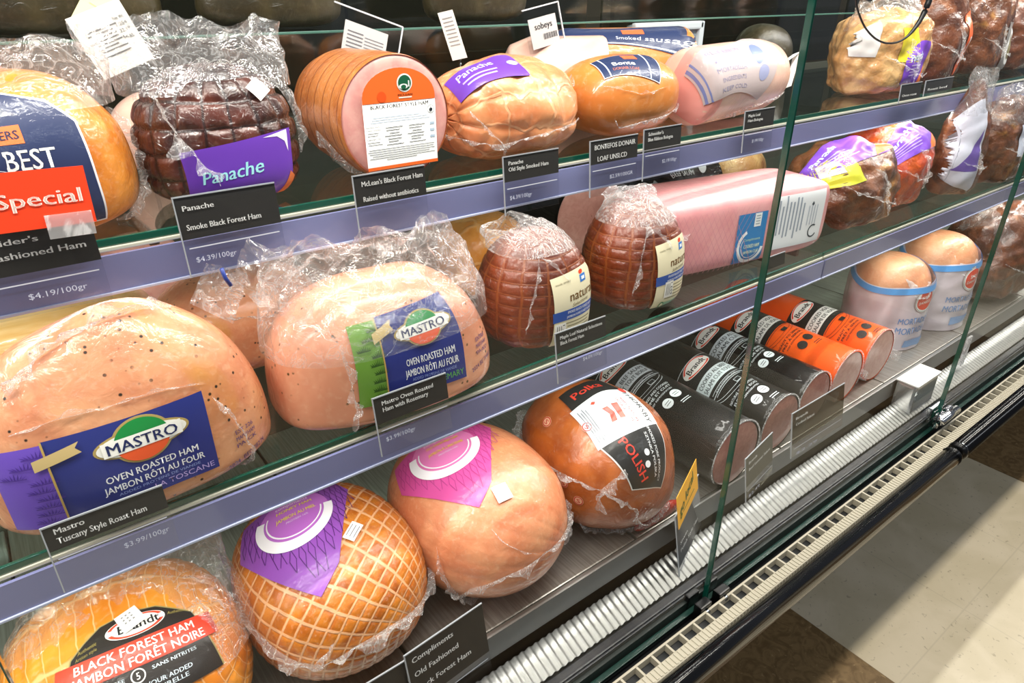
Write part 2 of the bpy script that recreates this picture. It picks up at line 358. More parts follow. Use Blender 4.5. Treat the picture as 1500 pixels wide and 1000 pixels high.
def fin(pr, path, width, name='plastic_wrap', seed=1, amp=.3, mt=None, n=90, m=9, droop=0, base=.001):
    """a crumpled film ridge standing off the surface along a path of directions from the product's centre"""
    if len(path[0]) == 2:                                         # points read off the photograph: find them on the body
        q = []
        for px in path:
            r = ray(*px); r = r/np.linalg.norm(r); hit = pr['bvh'].ray_cast(Vector(CAM), Vector(r))[0]
            if hit is None: hit = pr['bvh'].find_nearest(Vector(CAM+r*np.dot(pr['C']-CAM, r)))[0]
            q.append(np.array(hit)-pr['C'])
        path = q
    D = np.array(path, float); D /= np.linalg.norm(D, axis=1)[:, None]; t = np.linspace(0, len(D)-1, n)
    D = np.stack([np.interp(t, np.arange(len(D)), D[:, i]) for i in range(3)], 1)
    for _ in range(3): D[1:-1] = (D[:-2]+D[1:-1]*2+D[2:])/4
    D /= np.linalg.norm(D, axis=1)[:, None]; V = []; wv = 1+amp*nz(np.c_[t*9, t*3, t], 2.2, seed); w = width*np.interp(t, [0, .3, len(path)-1.3, len(path)-1], [.25, 1, 1, .25])*wv
    pts = []; nn = []
    for q in D:
        p, n_, _, _ = pr['bvh'].ray_cast(Vector(pr['C']+q*1.5), Vector(-q)); pts.append(np.array(p)); nn.append(np.array(n_)*np.sign(np.dot(n_, q)))
    pts = np.array(pts); nn = np.array(nn); tg = np.gradient(pts, axis=0); tg /= np.linalg.norm(tg, axis=1)[:, None]+1e-9; sd = np.cross(tg, nn)
    for j in range(m):
        s = j/(m-1); q = pts+nn*(base+w[:, None]*s*(1-.35*s)) + sd*(w*s*(.5*nz(pts+s*.01, 260, seed+3)+droop))[:, None]
        q[:, 2] = np.maximum(q[:, 2], min(pr['root'].location.z+.001, pts[:, 2].min())); V.append(q)
    return link(name, np.concatenate(V), gridfaces(n, m), mt or FIN, pr['root'])
def sheet(root, name, P, mt=None, nu=60, nv=40, amp=.004, k=300, seed=1, bulge=0):   # crumpled film between four corners
    P = [np.array(p, float) for p in P]; u, v = np.meshgrid(np.linspace(0, 1, nu), np.linspace(0, 1, nv)); u = u.ravel()[:, None]; v = v.ravel()[:, None]
    V = P[0]*(1-u)*(1-v)+P[1]*u*(1-v)+P[2]*u*v+P[3]*(1-u)*v; N = np.cross(P[1]-P[0], P[3]-P[0]); N /= np.linalg.norm(N)
    V = V+N*(bulge*4*u*(1-u)+amp*(nz(V, k, seed)[:, None]+.5*nz(V, k*2.2, seed+1)[:, None])*np.clip(v*3, .1, 1))
    V = V+(P[3]-P[0])*(.05*nz(V*np.array([1, .2, .2]), 160, seed+5)[:, None]*v**4)
    return link(name, V, gridfaces(nu, nv), mt or FILM, root)
def sticker(pr, px, w, h, roll=0, lines=3, name='sticker'):
    sh = [('l', 'f4f4f2', 0, 0, w, h)]
    for i in range(lines): sh.append(('l', '77777a', 0, h*.32-i*h*.62/max(lines-1, 1), w*.7, h*.07))
    return decal(pr, sh, px=px, roll=roll, name=name, off=.0022)
#==BODY==
# ---------------------------------------------------------------- floor
def floor_mat():
    t = NT('vinyl_tile'); sp = t.n('ShaderNodeSeparateXYZ'); t.l(t.obj(), sp.inputs[0]); X = sp.outputs[0]; Y = sp.outputs[1]
    band = t.math('MODULO', t.math('ADD', X, 18.28-1.155), 1.828); isl = t.math('LESS_THAN', band, .914)
    sp1 = t.ramp(t.noise(95, 4, .6), .63, .72); sp2 = t.noise(9, 4, .5); st = t.noise(26, 3, 2.5)
    light = t.mix(t.ramp(sp2, .3, .7), 'd8cbb0', 'cabd9f'); light = t.mix(t.math('MULTIPLY', sp1, .55), light, '8d7f68')
    brown = t.mix(t.ramp(st, .35, .65), '8d7450', '735c3d'); brown = t.mix(t.math('MULTIPLY', sp1, .6), brown, 'b49a72')
    c = t.mix(isl, brown, light)
    def seam(o):
        f = t.math('FRACT', t.math('DIVIDE', t.math('ADD', o, 30.47-1.155), .3047)); return t.ramp(t.math('ABSOLUTE', t.math('SUBTRACT', f, .5)), .492, .499)
    c = t.mix(t.math('MULTIPLY', t.math('MAXIMUM', seam(X), seam(Y)), .12), c, '4c4234')
    t.pbr(c, t.math('ADD', .28, t.math('MULTIPLY', sp2, .15)), spec=.5, normal=t.bump(t.noise(14, 3), .06, .003)); return t.m
struct(Box().box(-4, 8, -4, 4, -.05, 0).build('floor', floor_mat()))
struct(Box().box(-4, 8, 1.9, 2.0, 0, 3).build('wall_back', mat('dark_back_wall', '4a453a', .6)))
# ---------------------------------------------------------------- the refrigerated case
XL, XR = -.75, 4.2
case = thing('deli_case', 'long refrigerated deli case with steel deck, dark rear doors and cream front grille', 'deli case', (1.5, .6, 0))
zz = lambda z: H+z
seamx = [float(atZ(0, 915, -.655)[0]), float(atZ(728, 632, -.655)[0])]
def deckmat():
    t = NT('brushed_deck'); mp = t.n('ShaderNodeMapping'); mp.inputs['Scale'].default_value = (60, 2, 2); t.l(t.obj(), mp.inputs[0])
    n = t.noise(6, 4, 0, mp.outputs[0]); t.pbr(t.mix(t.ramp(n, .3, .7), '8f8b85', 'a9a6a0'), .36, .75, normal=t.bump(n, .15, .001)); return t.m
DECK = deckmat(); dw = .335
xs = [seamx[1]+dw*k for k in range(-4, 11)]
for x0 in xs:
    Box().box(x0+.0018, x0+dw-.0018, .448, .985, zz(-.668), zz(-.655), .002).build('deck_panel', DECK, case)
Box().box(XL, XR, .447, .985, zz(-.70), zz(-.6685)).build('deck_base', DARK, case)
Box().prism([(.430, zz(-.640)), (.4325, zz(-.640)), (.4325, zz(-.655)), (.447, zz(-.6555)), (.447, zz(-.676)), (.430, zz(-.676))], XL, XR).build('deck_lip', STEEL, case)
nx = 1500; prof = [(.4225, -.6862), (.4215, -.6858), (.405, -.6920), (.386, -.6995)]
V = []; X_ = np.linspace(-.3, 3.2, nx)
for y, z in prof: V.append(np.c_[X_, np.full(nx, y), H+z+.0013*np.clip(np.sin(X_*2*np.pi/.0105)*1.6, -1, 1)])
link('ribbed_liner', np.concatenate(V), gridfaces(nx, len(prof)), mat('ribbed_aluminium', '8a8a88', .34, .9), case)
Box().box(XL, XR, .373, .386, zz(-.735), zz(-.7035), .002).box(XL, XR, .3705, .3735, zz(-.712), zz(-.7055), .001).build('gasket_strip', mat('dark_gasket', '1c1d21', .35), case)
Box().box(XL, XR, .3655, .373, zz(-.80), zz(-.712)).build('inner_channel', mat('dark_channel', '1a211d', .4), case)
gz = zz(-.712)
g = Box().box(XL, XR, .3395, .3425, gz-.012, gz, .0006).box(XL, XR, .311, .326, gz-.012, gz, .0012)
k = XL
while k < 3.4:
    g.box(k, k+.0030, .326, .3395, gz-.011, gz-.0008); k += .026
k = XL
while k < 3.0:
    g.box(k, k+.0034, .3125, .3245, gz, gz+.0011); k += .0068
g.build('air_grille', CREAM, case)
Box().box(XL, XR, .3265, .339, gz-.05, gz-.03).build('grille_void', mat('void_dark', '0a0a09', .8), case)
Box().box(XL, XR, .343, .3655, gz-.10, gz-.035).build('glass_channel', mat('channel_black', '141615', .3), case)
Box().prism([(.311, zz(-.724)), (.343, zz(-.724)), (.43, zz(-.80)), (.99, zz(-.80)), (.99, zz(-.90)), (.45, zz(-.90)), (.335, zz(-.76)), (.311, zz(-.745))], XL, XR).build('case_belly', mat('case_belly', '26282a', .4), case)
Box().box(XL, XR, .62, .97, 0, zz(-.90)).build('kick_base', mat('kick_black', '141312', .6), case)
# rear: dark sliding doors of glass in olive frames
REAR = glassmat('rear_door_glass', (.55, .58, .52), 2.2, .05)
Box().box(XL, XR, .985, .999, zz(-.70), zz(-.16)).build('rear_panel', mat('rear_panel', '45433c', .5, .2), case)
for i in range(6):
    x0 = XL+i*.85
    dr = Box().box(x0+.02, x0+.83, .990, .996, zz(-.155), zz(.42)).build('rear_door', REAR, case)
    Box().box(x0, x0+.03, .984, 1.002, zz(-.16), zz(.44), .003).box(x0, x0+.85, .984, 1.002, zz(-.165), zz(-.14), .003).build('door_frame', mat('olive_frame', '3a382c', .35), dr)
# ---------------------------------------------------------------- shelves of glass with a price rail
def railmat():
    t = NT('price_rail_plastic'); n = t.noise(3.0, 2); t.pbr(t.mix(t.ramp(n, .3, .7), '6d7096', '8186b4'), .24, 0, .7, .08, spec=.5); return t.m
RAIL = railmat(); LIP = mat('rail_lip', 'b9bfd8', .25, coat=.5); TRIM = mat('shelf_trim', 'd9d6c4', .3, .3)
def shelf(label, x0, x1, yf, yb, zt, zb):
    r = thing('glass_shelf', label, 'shelf', ((x0+x1)/2, (yf+yb)/2, zz(zt)), 'glass shelves of the deli case')
    Box().box(x0, x1, yf+.004, yb, zz(zt)-.006, zz(zt)).build('glass_sheet', SHELFG, r)
    Box().box(x0, x1, yf+.0005, yf+.004, zz(zt)-.006, zz(zt), .0008).build('glass_edge', GEDGE, r)
    Box().box(x0, x1, yf-.001, yf+.006, zz(zt)-.0095, zz(zt)-.0062, .0008).build('shelf_trim', TRIM, r)
    Box().prism([(yf-.004, zz(zt)-.0115), (yf-.001, zz(zt)-.0115), (yf-.001, zz(zb)+.0022), (yf-.004, zz(zb)+.0022)], x0, x1).build('price_rail', RAIL, r)
    Box().box(x0, x1, yf-.0055, yf+.002, zz(zb), zz(zb)+.0022, .0005).build('rail_lip', LIP, r)
    for x in (x0+.03, (x0+x1)/2, x1-.03): Box().box(x-.004, x+.004, yf+.06, yb+.02, zz(zt)-.03, zz(zt)-.0065, .001).build('bracket', mat('bracket_grey', '55544f', .4, .6), r)

J1 = float(atY(1158, 190, .566)[0]); J2 = float(atY(1208, 392, .494)[0])
shelf('upper glass shelf with blue grey price rail under the smoked ham row', XL, J1-.002, .57, .93, -.165, -.2068)
shelf('upper glass shelf section holding roast meats behind the second glass pane', J1+.002, 3.6, .57, .93, -.165, -.2068)
shelf('lower glass shelf with price rail under the peppered hams and netted hams', XL, J2-.002, .50, .95, -.3625, -.4045)
shelf('lower glass shelf section holding roast beef bags behind the second glass pane', J2+.002, 3.6, .50, .95, -.3625, -.4045)
ts = thing('glass_shelf', 'short upper glass shelf edge crossing the dark rear at the top', 'shelf', (1.5, .85, zz(-.05)))
Box().box(XL, XR, .834, .975, zz(-.0455), zz(-.0425)).build('glass_sheet', SHELFG, ts)
Box().box(XL, XR, .8305, .834, zz(-.0455), zz(-.0425), .0008).build('glass_edge', mat('pale_glass_edge', '4a6f62', .15, coat=1), ts)
# ---------------------------------------------------------------- front glass panes, clamps, bumper rail
def pane(label, x0, x1):
    r = thing('front_glass_pane', label, 'glass pane', ((x0+x1)/2, .36, zz(-.722)))
    Box().box(x0+.002, x1-.002, .3565, .3625, zz(-.722), zz(.35)).build('glass_sheet', PANE, r)
    for s, x in ((-1, x0), (1, x1)):
        Box().box(min(x-s*.0004, x-s*.0014), max(x-s*.0004, x-s*.0014), .3560, .3630, zz(-.722), zz(.35), .0006).build('polished_edge', GEDGE, r)
    Box().box(x0+.002, x1-.002, .3560, .3630, zz(-.7245), zz(-.722), .0006).build('bottom_edge', mat('teal_glass_edge', '0a2f27', .3), r)
    return r
PX = [-.067, .6005, 1.268, 1.936]
pane('clear front glass pane at the near end, before the green edged joint', PX[0], PX[1])
pane('middle front glass pane between the two vertical joints', PX[1], PX[2])
pane('far front glass pane beyond the chrome clamp', PX[2], PX[3])
for x, s, lb in ((PX[1]-.030, -1, 'black plastic clamp gripping the near glass pane left of the joint'), (PX[1]+.008, 1, 'black plastic clamp gripping the middle glass pane right of the joint')):
    r = thing('glass_clamp', lb, 'clamp', (x+.011, .352, zz(-.735)))
    Box().box(x, x+.022, .343, .3555, zz(-.735), zz(-.705), .002).build('clamp_jaw', BLACK, r)
    Box().box(x, x+.022, .3635, .3725, zz(-.735), zz(-.703), .002).build('clamp_jaw', BLACK, r)
    tube('clamp_screw', [(x+.011, .339, zz(-.715)), (x+.011, .343, zz(-.715))], .004, CHROME, r)
r = thing('glass_clamp', 'polished chrome clamp at the foot of the second glass joint', 'clamp', (PX[2], .36, zz(-.712)))
for q in (-.016, .016):
    Box().box(PX[2]+q-.012, PX[2]+q+.012, .346, .3555, zz(-.712), zz(-.682), .003).build('clamp_jaw', CHROME, r)
tube('clamp_barrel', [(PX[2]-.032, .343, zz(-.690)), (PX[2]+.034, .343, zz(-.690))], .008, CHROME, r)
Box().box(PX[2]-.020, PX[2]+.020, .3635, .3715, zz(-.705), zz(-.680), .003).build('clamp_back_plate', CHROME, r)
# chrome block on the deck front
bx = float(atY(1337, 590, .405)[0])
r = thing('chrome_block', 'shiny angular metal block standing on the deck front near the chrome clamp', 'metal block', (bx, .41, zz(-.6985)))
Box().box(bx-.045, bx+.045, .390, .4275, zz(-.6985), zz(-.638), .006).build('block_body', mat('polished_aluminium', 'e6e6e4', .16, .85), r)
Box().box(bx-.047, bx+.047, .388, .4285, zz(-.638), zz(-.6345), .0015).build('block_cap', mat('satin_cap', 'efefec', .3, .3), r)
JR = 1.195
def railseg(label, x0, x1, capl, capr):
    r = thing('bumper_rail', label, 'rail', ((x0+x1)/2, .298, zz(-.7175)))
    tube('rail_tube', [(x0+.014, .2965, zz(-.7175)), (x1-.014, .2965, zz(-.7175))], .0155, mat('glossy_black_rail', '040405', .16, coat=.45, spec=.3), r, 28)
    for x, on, sg in ((x0, capl, 1), (x1, capr, -1)):
        if on:
            tube('end_collar', [(x+sg*.006, .2965, zz(-.7175)), (x+sg*.020, .2965, zz(-.7175))], .0145, CHROME, r, 24)
            tube('end_cap', [(x, .2965, zz(-.7175)), (x+sg*.003, .2965, zz(-.7175)), (x+sg*.008, .2965, zz(-.7175))], .0168, BLACK, r, 24, True, [.6, .93, 1])
    return r
railseg('long glossy black bumper rail along the near floor edge of the case', XL, JR, 0, 1)
railseg('glossy black bumper rail continuing beyond the chrome collar joint', JR+.012, 3.4, 1, 0)
# ---------------------------------------------------------------- price tags
def ptag(label, tl, tr, Y, hc, hl, lines, price='', bar=True, cardc=None, grp='price tags on the shelf rails', lean=6, ink_='e8e8e6', pw=.4, px_=.08, yaw=0):
    a = atY(*tl, Y); x0 = a[0]; zt = a[2]; hh = hc+hl; ty = math.tan(R_(yaw)); rr_ = ray(*tr)
    x1 = rr_[0]*(Y-x0*ty)/(rr_[1]-ty*rr_[0]); w_ = (x1-x0)/math.cos(R_(yaw))
    r = thing('price_tag', label, 'price tag', (x0+w_/2, Y, zt-hh), grp)
    X = np.array([math.cos(R_(yaw)), math.sin(R_(yaw)), 0]); U = np.array([-X[1]*math.sin(R_(lean)), X[0]*math.sin(R_(lean)), math.cos(R_(lean))]); Nn = np.cross(X, U)
    O = np.array([x0, Y-hh*U[1]*.5, zt-hh*U[2]])
    def slab(name, u0, u1, t0, t1, m, xa=0., xb=1.):
        P = [O+X*w_*x+U*u+Nn*t for t in (t0, t1) for u in (u0, u1) for x in (xa, xb)]
        return link(name, P, [(0, 1, 3, 2), (4, 6, 7, 5), (0, 4, 5, 1), (2, 3, 7, 6), (0, 2, 6, 4), (1, 5, 7, 3)], m, r, smooth=False)
    cm = cardc or CARD
    slab('card', hl, hh-.001, .0004, .0009, cm)
    if hl > .004: slab('clear_holder', 0, hl, .0002, .0010, ACRYL)
    slab('holder_edge', hh-.001, hh, 0, .0016, mat('clear_edge', '9fa3a8', .2, coat=.5))
    slab('holder_edge', 0, hh, 0, .0014, mat('clear_edge', '9fa3a8', .2, coat=.5), -.012, 0.)
    sh = []
    for (s, x, y, ww, ch) in lines: sh.append(('t', ink_, s, w_*(x+ww/2), hl+hc*y, w_*ww, ch, .02))
    if bar and hl > .004: sh.append(('l', 'c9cbd6', w_*.5, hl-.007, w_*.92, .0009))
    if price: sh.append(('t', 'b9bdd0', price, w_*(px_+pw/2), hl-.0165, w_*pw, .0042, .012))
    if sh: plate(r, 'print', O+Nn*.0012, X, U, sh, .0004, gloss=False)
    return r, O, X, U, w_, hh
YT, YM, YD = .556, .476, .395
T = ptag('black price tag below the red special card, old fashioned ham', (-92, 352), (127, 305), YT, .032, .030, [("Schneider's", .06, .72, .55, .0042), ('Old Fashioned Ham', .06, .42, .86, .0046)], '$4.19/100gr', lean=4, pw=.42, px_=.42)
ptag('black price tag in front of the purple label, smoke black forest ham', (253, 290), (402, 266), YT, .0335, .030, [('Panache', .06, .72, .30, .0042), ('Smoke Black Forest Ham', .06, .28, .74, .0046)], '$4.39/100gr', lean=4)
ptag('black price tag under the cut ham face, ham raised without antibiotics', (517, 258), (622, 243), YT, .028, .030, [("McLean's Black Forest Ham", .10, .70, .86, .0046), ('Raised without antibiotics', .10, .22, .78, .0046)], lean=4, bar=False)
ptag('black price tag below the lumpy ham, old style smoked ham', (738, 230), (819, 213), YT, .026, .034, [('Panache', .08, .72, .26, .004), ('Old Style Smoked Ham', .08, .48, .72, .0042)], '$4.39/100gr', lean=4)
ptag('black price tag in capitals below the orange donair loaf', (866, 207), (936, 192), YT, .0265, .036, [('BONTEFOS DONAIR', .08, .70, .86, .0056), ('LOAF UNSLCD', .14, .22, .62, .0056)], '$2.59/100GR', lean=4, px_=.4, pw=.5)
ptag('black price tag below the near end of the pink bologna', (945, 190), (1000, 178), YT, .024, .036, [("Schneider's", .1, .74, .4, .004), ('Blue Ribbon Bologna', .1, .48, .66, .0042)], '$2.19/100gr', lean=4, px_=.5, pw=.4)
ptag('faint dark price tag beyond the bologna, just before the glass joint', (1093, 163), (1137, 152), YT, .024, .030, [('Maple Leaf', .1, .72, .4, .0038), ('Ham Bologna', .1, .46, .5, .0038)], '$1.99/100gr', lean=4, px_=.3)
ptag('black price tag under the purple roast bag behind the middle pane', (1321, 124), (1352, 117), YT, .026, .004, [('Oven roast', .1, .3, .7, .004)], lean=4, bar=False)
ptag('black price tag right of the purple roast bag behind the middle pane', (1357, 118), (1398, 110), YT, .022, .004, [('Roast beef', .1, .3, .7, .004)], lean=4, bar=False)
ptag('dark brown price tag below the purple edged label, Tuscany style roast ham', (60, 778), (238, 712), YM, .0200, .034, [('Mastro', .08, .72, .24, .0046), ('Tuscany Style Roast Ham', .08, .34, .74, .0050)], '$3.99/100gr', lean=8, px_=.55)
ptag('dark price tag below the green edged label, oven roasted ham with rosemary', (548, 586), (655, 547), YM, .0265, .032, [('Mastro Oven Roasted', .10, .72, .70, .0042), ('Ham with Rosemary', .10, .48, .62, .0044)], '$3.99/100gr', lean=8)
ptag('black price tag under the nearer of two beige labelled netted hams', (816, 490), (889, 470), YM, .024, .034, [('Maple Leaf Natural Selections', .08, .72, .84, .004), ('Black Forest Ham', .08, .46, .46, .0042)], '$4.09/100gr', lean=8, px_=.5)
ptag('plain black price tag on the rail below the square pink ham', (1120, 379), (1150, 372), .482, .018, .004, [], lean=8, bar=False)
DG = 'price tags standing on the deck front'
ptag('large dark price tag on the deck front, three lines for an old fashioned ham', (600, 967), (713, 889), YD, .062, .034, [('Compliments', .06, .82, .52, .0062), ('Old Fashioned', .06, .55, .56, .0062), ('Black Forest Ham', .06, .27, .70, .0062)], '$3.49/100gr', lean=10, grp=DG, yaw=4)
ptag('dark price tag at the bottom edge beside the large lettered deck tag', (478, 1049), (597, 966), YD+.004, .062, .034, [('Compliments', .06, .82, .5, .006), ('Honey Ham', .06, .55, .5, .006)], '$3.29/100gr', lean=10, grp=DG)
OLIVE = mat('grey_olive_card', '57544a', .4)
ptag('small tilted grey tag in front of the first cut salami', (1098, 674), (1137, 636), YD-.004, .046, .022, [('Brandt', .10, .76, .3, .004), ('Beef Summer Salami', .10, .54, .78, .0042)], '$2.49', lean=10, grp=DG, cardc=OLIVE, yaw=10)
ptag('wide clear tag with grey card in front of the second and third salami', (1166, 608), (1243, 560), YD, .052, .020, [('Brandt', .06, .78, .22, .004), ('Cooked Salami', .06, .60, .34, .004)], '$2.29', lean=10, grp=DG, cardc=glassmat('smoked_acrylic', (.40, .40, .37), 1.0))
ptag('dark tag under the yellow local card by the banded ham', (1001, 758), (1033, 702), YD+.006, .085, .022, [('Siwin', .10, .40, .3, .005), ('Polish Style Ham', .10, .26, .78, .0055)], lean=10, grp=DG, cardc=mat('dark_grey_card', '3a3a3c', .35), yaw=22)
# red special card clipped on the first tag, yellow local card
def card(name, label, cat, px, Y, w_, h_, roll, c, shapes, lean=4, yaw=0):
    p = atY(*px, Y); r = thing(name, label, cat, p)
    X = np.array([math.cos(R_(roll)), 0, math.sin(R_(roll))]); U = np.array([-math.sin(R_(roll))*math.cos(R_(lean)), math.sin(R_(lean)), math.cos(R_(roll))*math.cos(R_(lean))]); cy, sy = math.cos(R_(yaw)), math.sin(R_(yaw)); X, U = (np.array([v[0]*cy-v[1]*sy, v[0]*sy+v[1]*cy, v[2]]) for v in (X, U)); N = np.cross(X, U)
    P = [p+X*w_*x+U*h_*y+N*t for t in (0, .0006) for y in (-.5, .5) for x in (-.5, .5)]
    link('card', P, [(0, 1, 3, 2), (4, 6, 7, 5), (0, 4, 5, 1), (2, 3, 7, 6), (0, 2, 6, 4), (1, 5, 7, 3)], c, r, smooth=False)
    plate(r, 'print', p+N*.0008, X, U, shapes, .0003, gloss=False)
    return r, p, X, U, N
sp, p, X, U, N = card('special_card', 'bright orange red card reading Special on the first price tag', 'sign', (57, 292), YT-.006, .0600, .0385, -2, mat('red_card', 'f4431c', .4), [('t', 'fbeee4', 'Special', 0, .001, .050, .0098, .03)], 4)
q = p+X*.014-U*.019
link('clear_clip', [q+X*x*.014+U*y*.008+N*.002 for x, y in ((-1, -1), (1, -1), (1, 1), (-1, 1))]+[q+X*x*.014+U*y*.008+N*.0008 for x, y in ((-1, -1), (1, -1), (1, 1), (-1, 1))], [(0, 1, 2, 3), (7, 6, 5, 4), (0, 4, 5, 1), (1, 5, 6, 2), (2, 6, 7, 3), (3, 7, 4, 0)], film('clip_film', .35, 20, .15), sp, smooth=False)
yl, p, X, U, N = card('local_card', 'yellow card reading local, tilted on a dark tag by the glass joint', 'sign', (1007, 722), YD+.004, .088, .046, 0, mat('yellow_card', 'f0ac1c', .5), [('t', '3f6b23', 'go local', -.006, .004, .066, .014, .02, 14, .2), ('l', '3f6b23', 0, -.010, .050, .0012)], 10, 24)
# ---------------------------------------------------------------- meats
ZT, ZM, ZD = H-.165, H-.3625, H-.655
M_GOLD = meat('golden_ham', 'c8701c', 'e08f38', None, scale=30, c3='bb5f1e', wr=45, wrs=.6)
M_DARK = meat('dark_smoked_ham', '2a0f09', '542315', (18, 9, .07, '1d0b08', .8, .5), scale=26, wr=60, wrs=.7, coat=1, crough=.08, speck=.03)
M_MCL = meat('smoked_rind', 'b5642c', 'cb7c3e', (0.0, 11, .10, '8b4318', .6, .2), scale=30)
M_CUT = meat('pink_cut_ham', 'dc9790', 'e6aaa0', None, scale=60, coat=.8, wr=25, wrs=.25, bstr=.05)
M_LUMP = meat('lumpy_smoked_ham', 'd98050', 'e89c68', (9, 5, .06, 'f0bd92', .45, .9), scale=20, c3='cf6a34', wr=50, wrs=.75)
M_DONAIR = meat('orange_loaf', 'c9742f', 'd98a42', None, scale=14, wr=16, wrs=.35, bstr=.08)
M_BOL = meat('pale_bologna', 'dcaf9c', 'e6bfae', None, scale=20, wr=40, wrs=.35, bstr=.05)
M_PEP = meat('peppered_roast_ham', 'c47a56', 'd99a70', None, ('2c2014', 130, .22), scale=20, c3='c98a3c', wr=28, wrs=.6, bstr=.3)
M_ROSE = meat('herbed_roast_ham', 'd48a6a', 'e09c7a', None, ('4a3a18', 120, .22), scale=18, c3='c87452', wr=24, wrs=.4, bstr=.12)
M_NAT = meat('black_forest_netted', '571f0a', '763112', (13, 17, .075, '96501f', .5, .35), scale=28, wr=60, wrs=.55, coat=.9, speck=.04)
M_HONEY = meat('honey_ham_netted', 'b0590f', 'cd7a22', (30, 26, .12, 'e6b184', .85, .35), scale=34, c3='9c4c0c', wr=60, wrs=.4)
M_PINK = meat('old_fashioned_pink_ham', 'd5825a', 'e0976c', None, scale=26, c3='ca7048', wr=55, wrs=.45)
M_KIEL = meat('polish_smoked_ham', '9c4a16', 'b8611f', None, scale=18, c3='8e4419', wr=48, wrs=.7, coat=.9, speck=.05)
M_BRA = meat('golden_black_forest_ham', 'd97a18', 'ec9a30', (11, 26, .06, 'f6c890', .55, .6), scale=16, c3='d9701c', wr=40, wrs=.45)
M_YEL = meat('yellow_roll', 'dfae66', 'ecc488', None, scale=8, stretch=(2, 10, 40), wr=20, wrs=.2)
M_OR2 = meat('amber_ham', 'd58b34', 'e6a64e', (7, 4, .07, 'f0c384', .5, .8), scale=18)
M_SALF = meat('salami_cut_face', 'a8645a', 'b57268', None, scale=140, coat=.7, wr=20, wrs=.2, bstr=.06)
def casing(name, c):
    t = NT(name); mp = t.n('ShaderNodeMapping'); mp.inputs['Scale'].default_value = (1, .22, 1); t.l(t.obj(), mp.inputs[0])
    n = t.noise(34, 2, 1.6, mp.outputs[0]); h = t.math('ABSOLUTE', t.math('SUBTRACT', n, .5))
    t.pbr(c, .35, 0, .45, .08, cnormal=t.bump(h, .8, .010), spec=.2); return t.m
M_SALB = casing('black_salami_casing', '0d0e10')
M_SALO = casing('orange_salami_casing', 'e6561a')
M_OFACE = meat('pale_cut_face', 'd9a597', 'e4b6a8', None, scale=120, coat=.7, wr=20, wrs=.2, bstr=.06)
M_BEEF = meat('roast_beef_chunks', '4c2814', '7a4626', None, scale=34, c3='a8763c', speck=.05, wr=45, wrs=1, coat=1, bstr=.8)
M_RED = meat('red_spiced_roast', 'b0340c', 'd05a1c', None, scale=30, c3='8a240a', speck=.05, wr=45, wrs=1, coat=1, bstr=.8)
M_BRWN = meat('brown_roast', '4a2616', '723f24', None, scale=30, c3='98603c', speck=.05, wr=45, wrs=.9, coat=1, bstr=.6)
M_TAN = meat('tan_roast', 'b98650', 'd8ae74', None, scale=30, c3='8d5228', wr=45, wrs=.8, coat=1, bstr=.6)
M_PNET = meat('pink_square_ham', 'e59a9e', 'ebaaac', (0.0, 0, .2, 'f6d0d0', .5, 0), scale=20, wr=60, wrs=.35, bstr=.05)
def prod(name, label, cat, pos, group=None): return thing(name, label, cat, pos, group)
# ---- label artwork (metres, centred on the label)
def art_mastro(w_, h_, side, sub, leaf, ow=.285, oh=.265):
    s = [('p', '27327c', rc(0, 0, w_, h_)), ('p', side, rc(-w_*.5-w_*.17, -.002, w_*.34, h_*1.0))]
    r = random.Random(5)
    for i in range(9):
        y = -h_*.45+h_*.1*i; x = -w_*.62+r.uniform(-.1, .08)*w_
        for k_ in range(-4, 5): s.append(('p', leaf, [(x+k_*w_*.016, y), (x+k_*w_*.016+.0012, y+.0004), (x+k_*w_*.026+.001, y+h_*.075*(1-abs(k_)*.13))]))
        s.append(('l', leaf, x, y, w_*.16, .0009))
    s.append(('l', 'b99a54', -w_*.5, 0, .0014, h_))
    s += [('p', 'cbb27a', [(-w_*.58, h_*.20), (-w_*.30, h_*.30), (-w_*.33, h_*.36), (-w_*.30, h_*.42), (-w_*.58, h_*.32)])]
    cx, cy = w_*.06, h_*.22
    s += [('p', 'b39b5c', ell(cx, cy, w_*ow, h_*oh*.60)), ('p', 'b39b5c', ell(cx, cy, w_*ow*.64, h_*oh)), ('p', 'f3f1e6', ell(cx, cy, w_*ow*.94, h_*oh*.52)),
          ('p', '138a3f', ell(cx, cy, w_*ow*.58, h_*oh*.91, 24, 12, 168)), ('p', 'ea5a2c', ell(cx, cy, w_*ow*.58, h_*oh*.91, 24, 192, 348)),
          ('p', 'f6f4ec', rc(cx, cy, w_*ow*1.66, h_*oh*.62)), ('t', '1d2a5c', 'MASTRO', cx, cy, w_*ow*1.48, h_*oh*.46, .03)]
    s += [('t', 'f2f2f4', 'OVEN ROASTED HAM', w_*.08, -h_*.125, w_*.62, h_*.085, .015), ('t', 'f2f2f4', 'JAMBON RÔTI AU FOUR', w_*.08, -h_*.25, w_*.68, h_*.085, .015),
          ('t', '8fa0d8', 'ADDED PROTEINS DE VIANDE', w_*.10, -h_*.335, w_*.56, h_*.035), ('t', 'b7a4e0' if leaf == '4b2f8e' else '5fae52', sub, w_*.26, -h_*.415, w_*.42, h_*.07)]
    return s
def stamp(lines, c, w_, dy): return [('t', c, t_, .0, -dy*i, w_*(.7+.06*(i % 3)), dy*.62, .02) for i, t_ in enumerate(lines)]
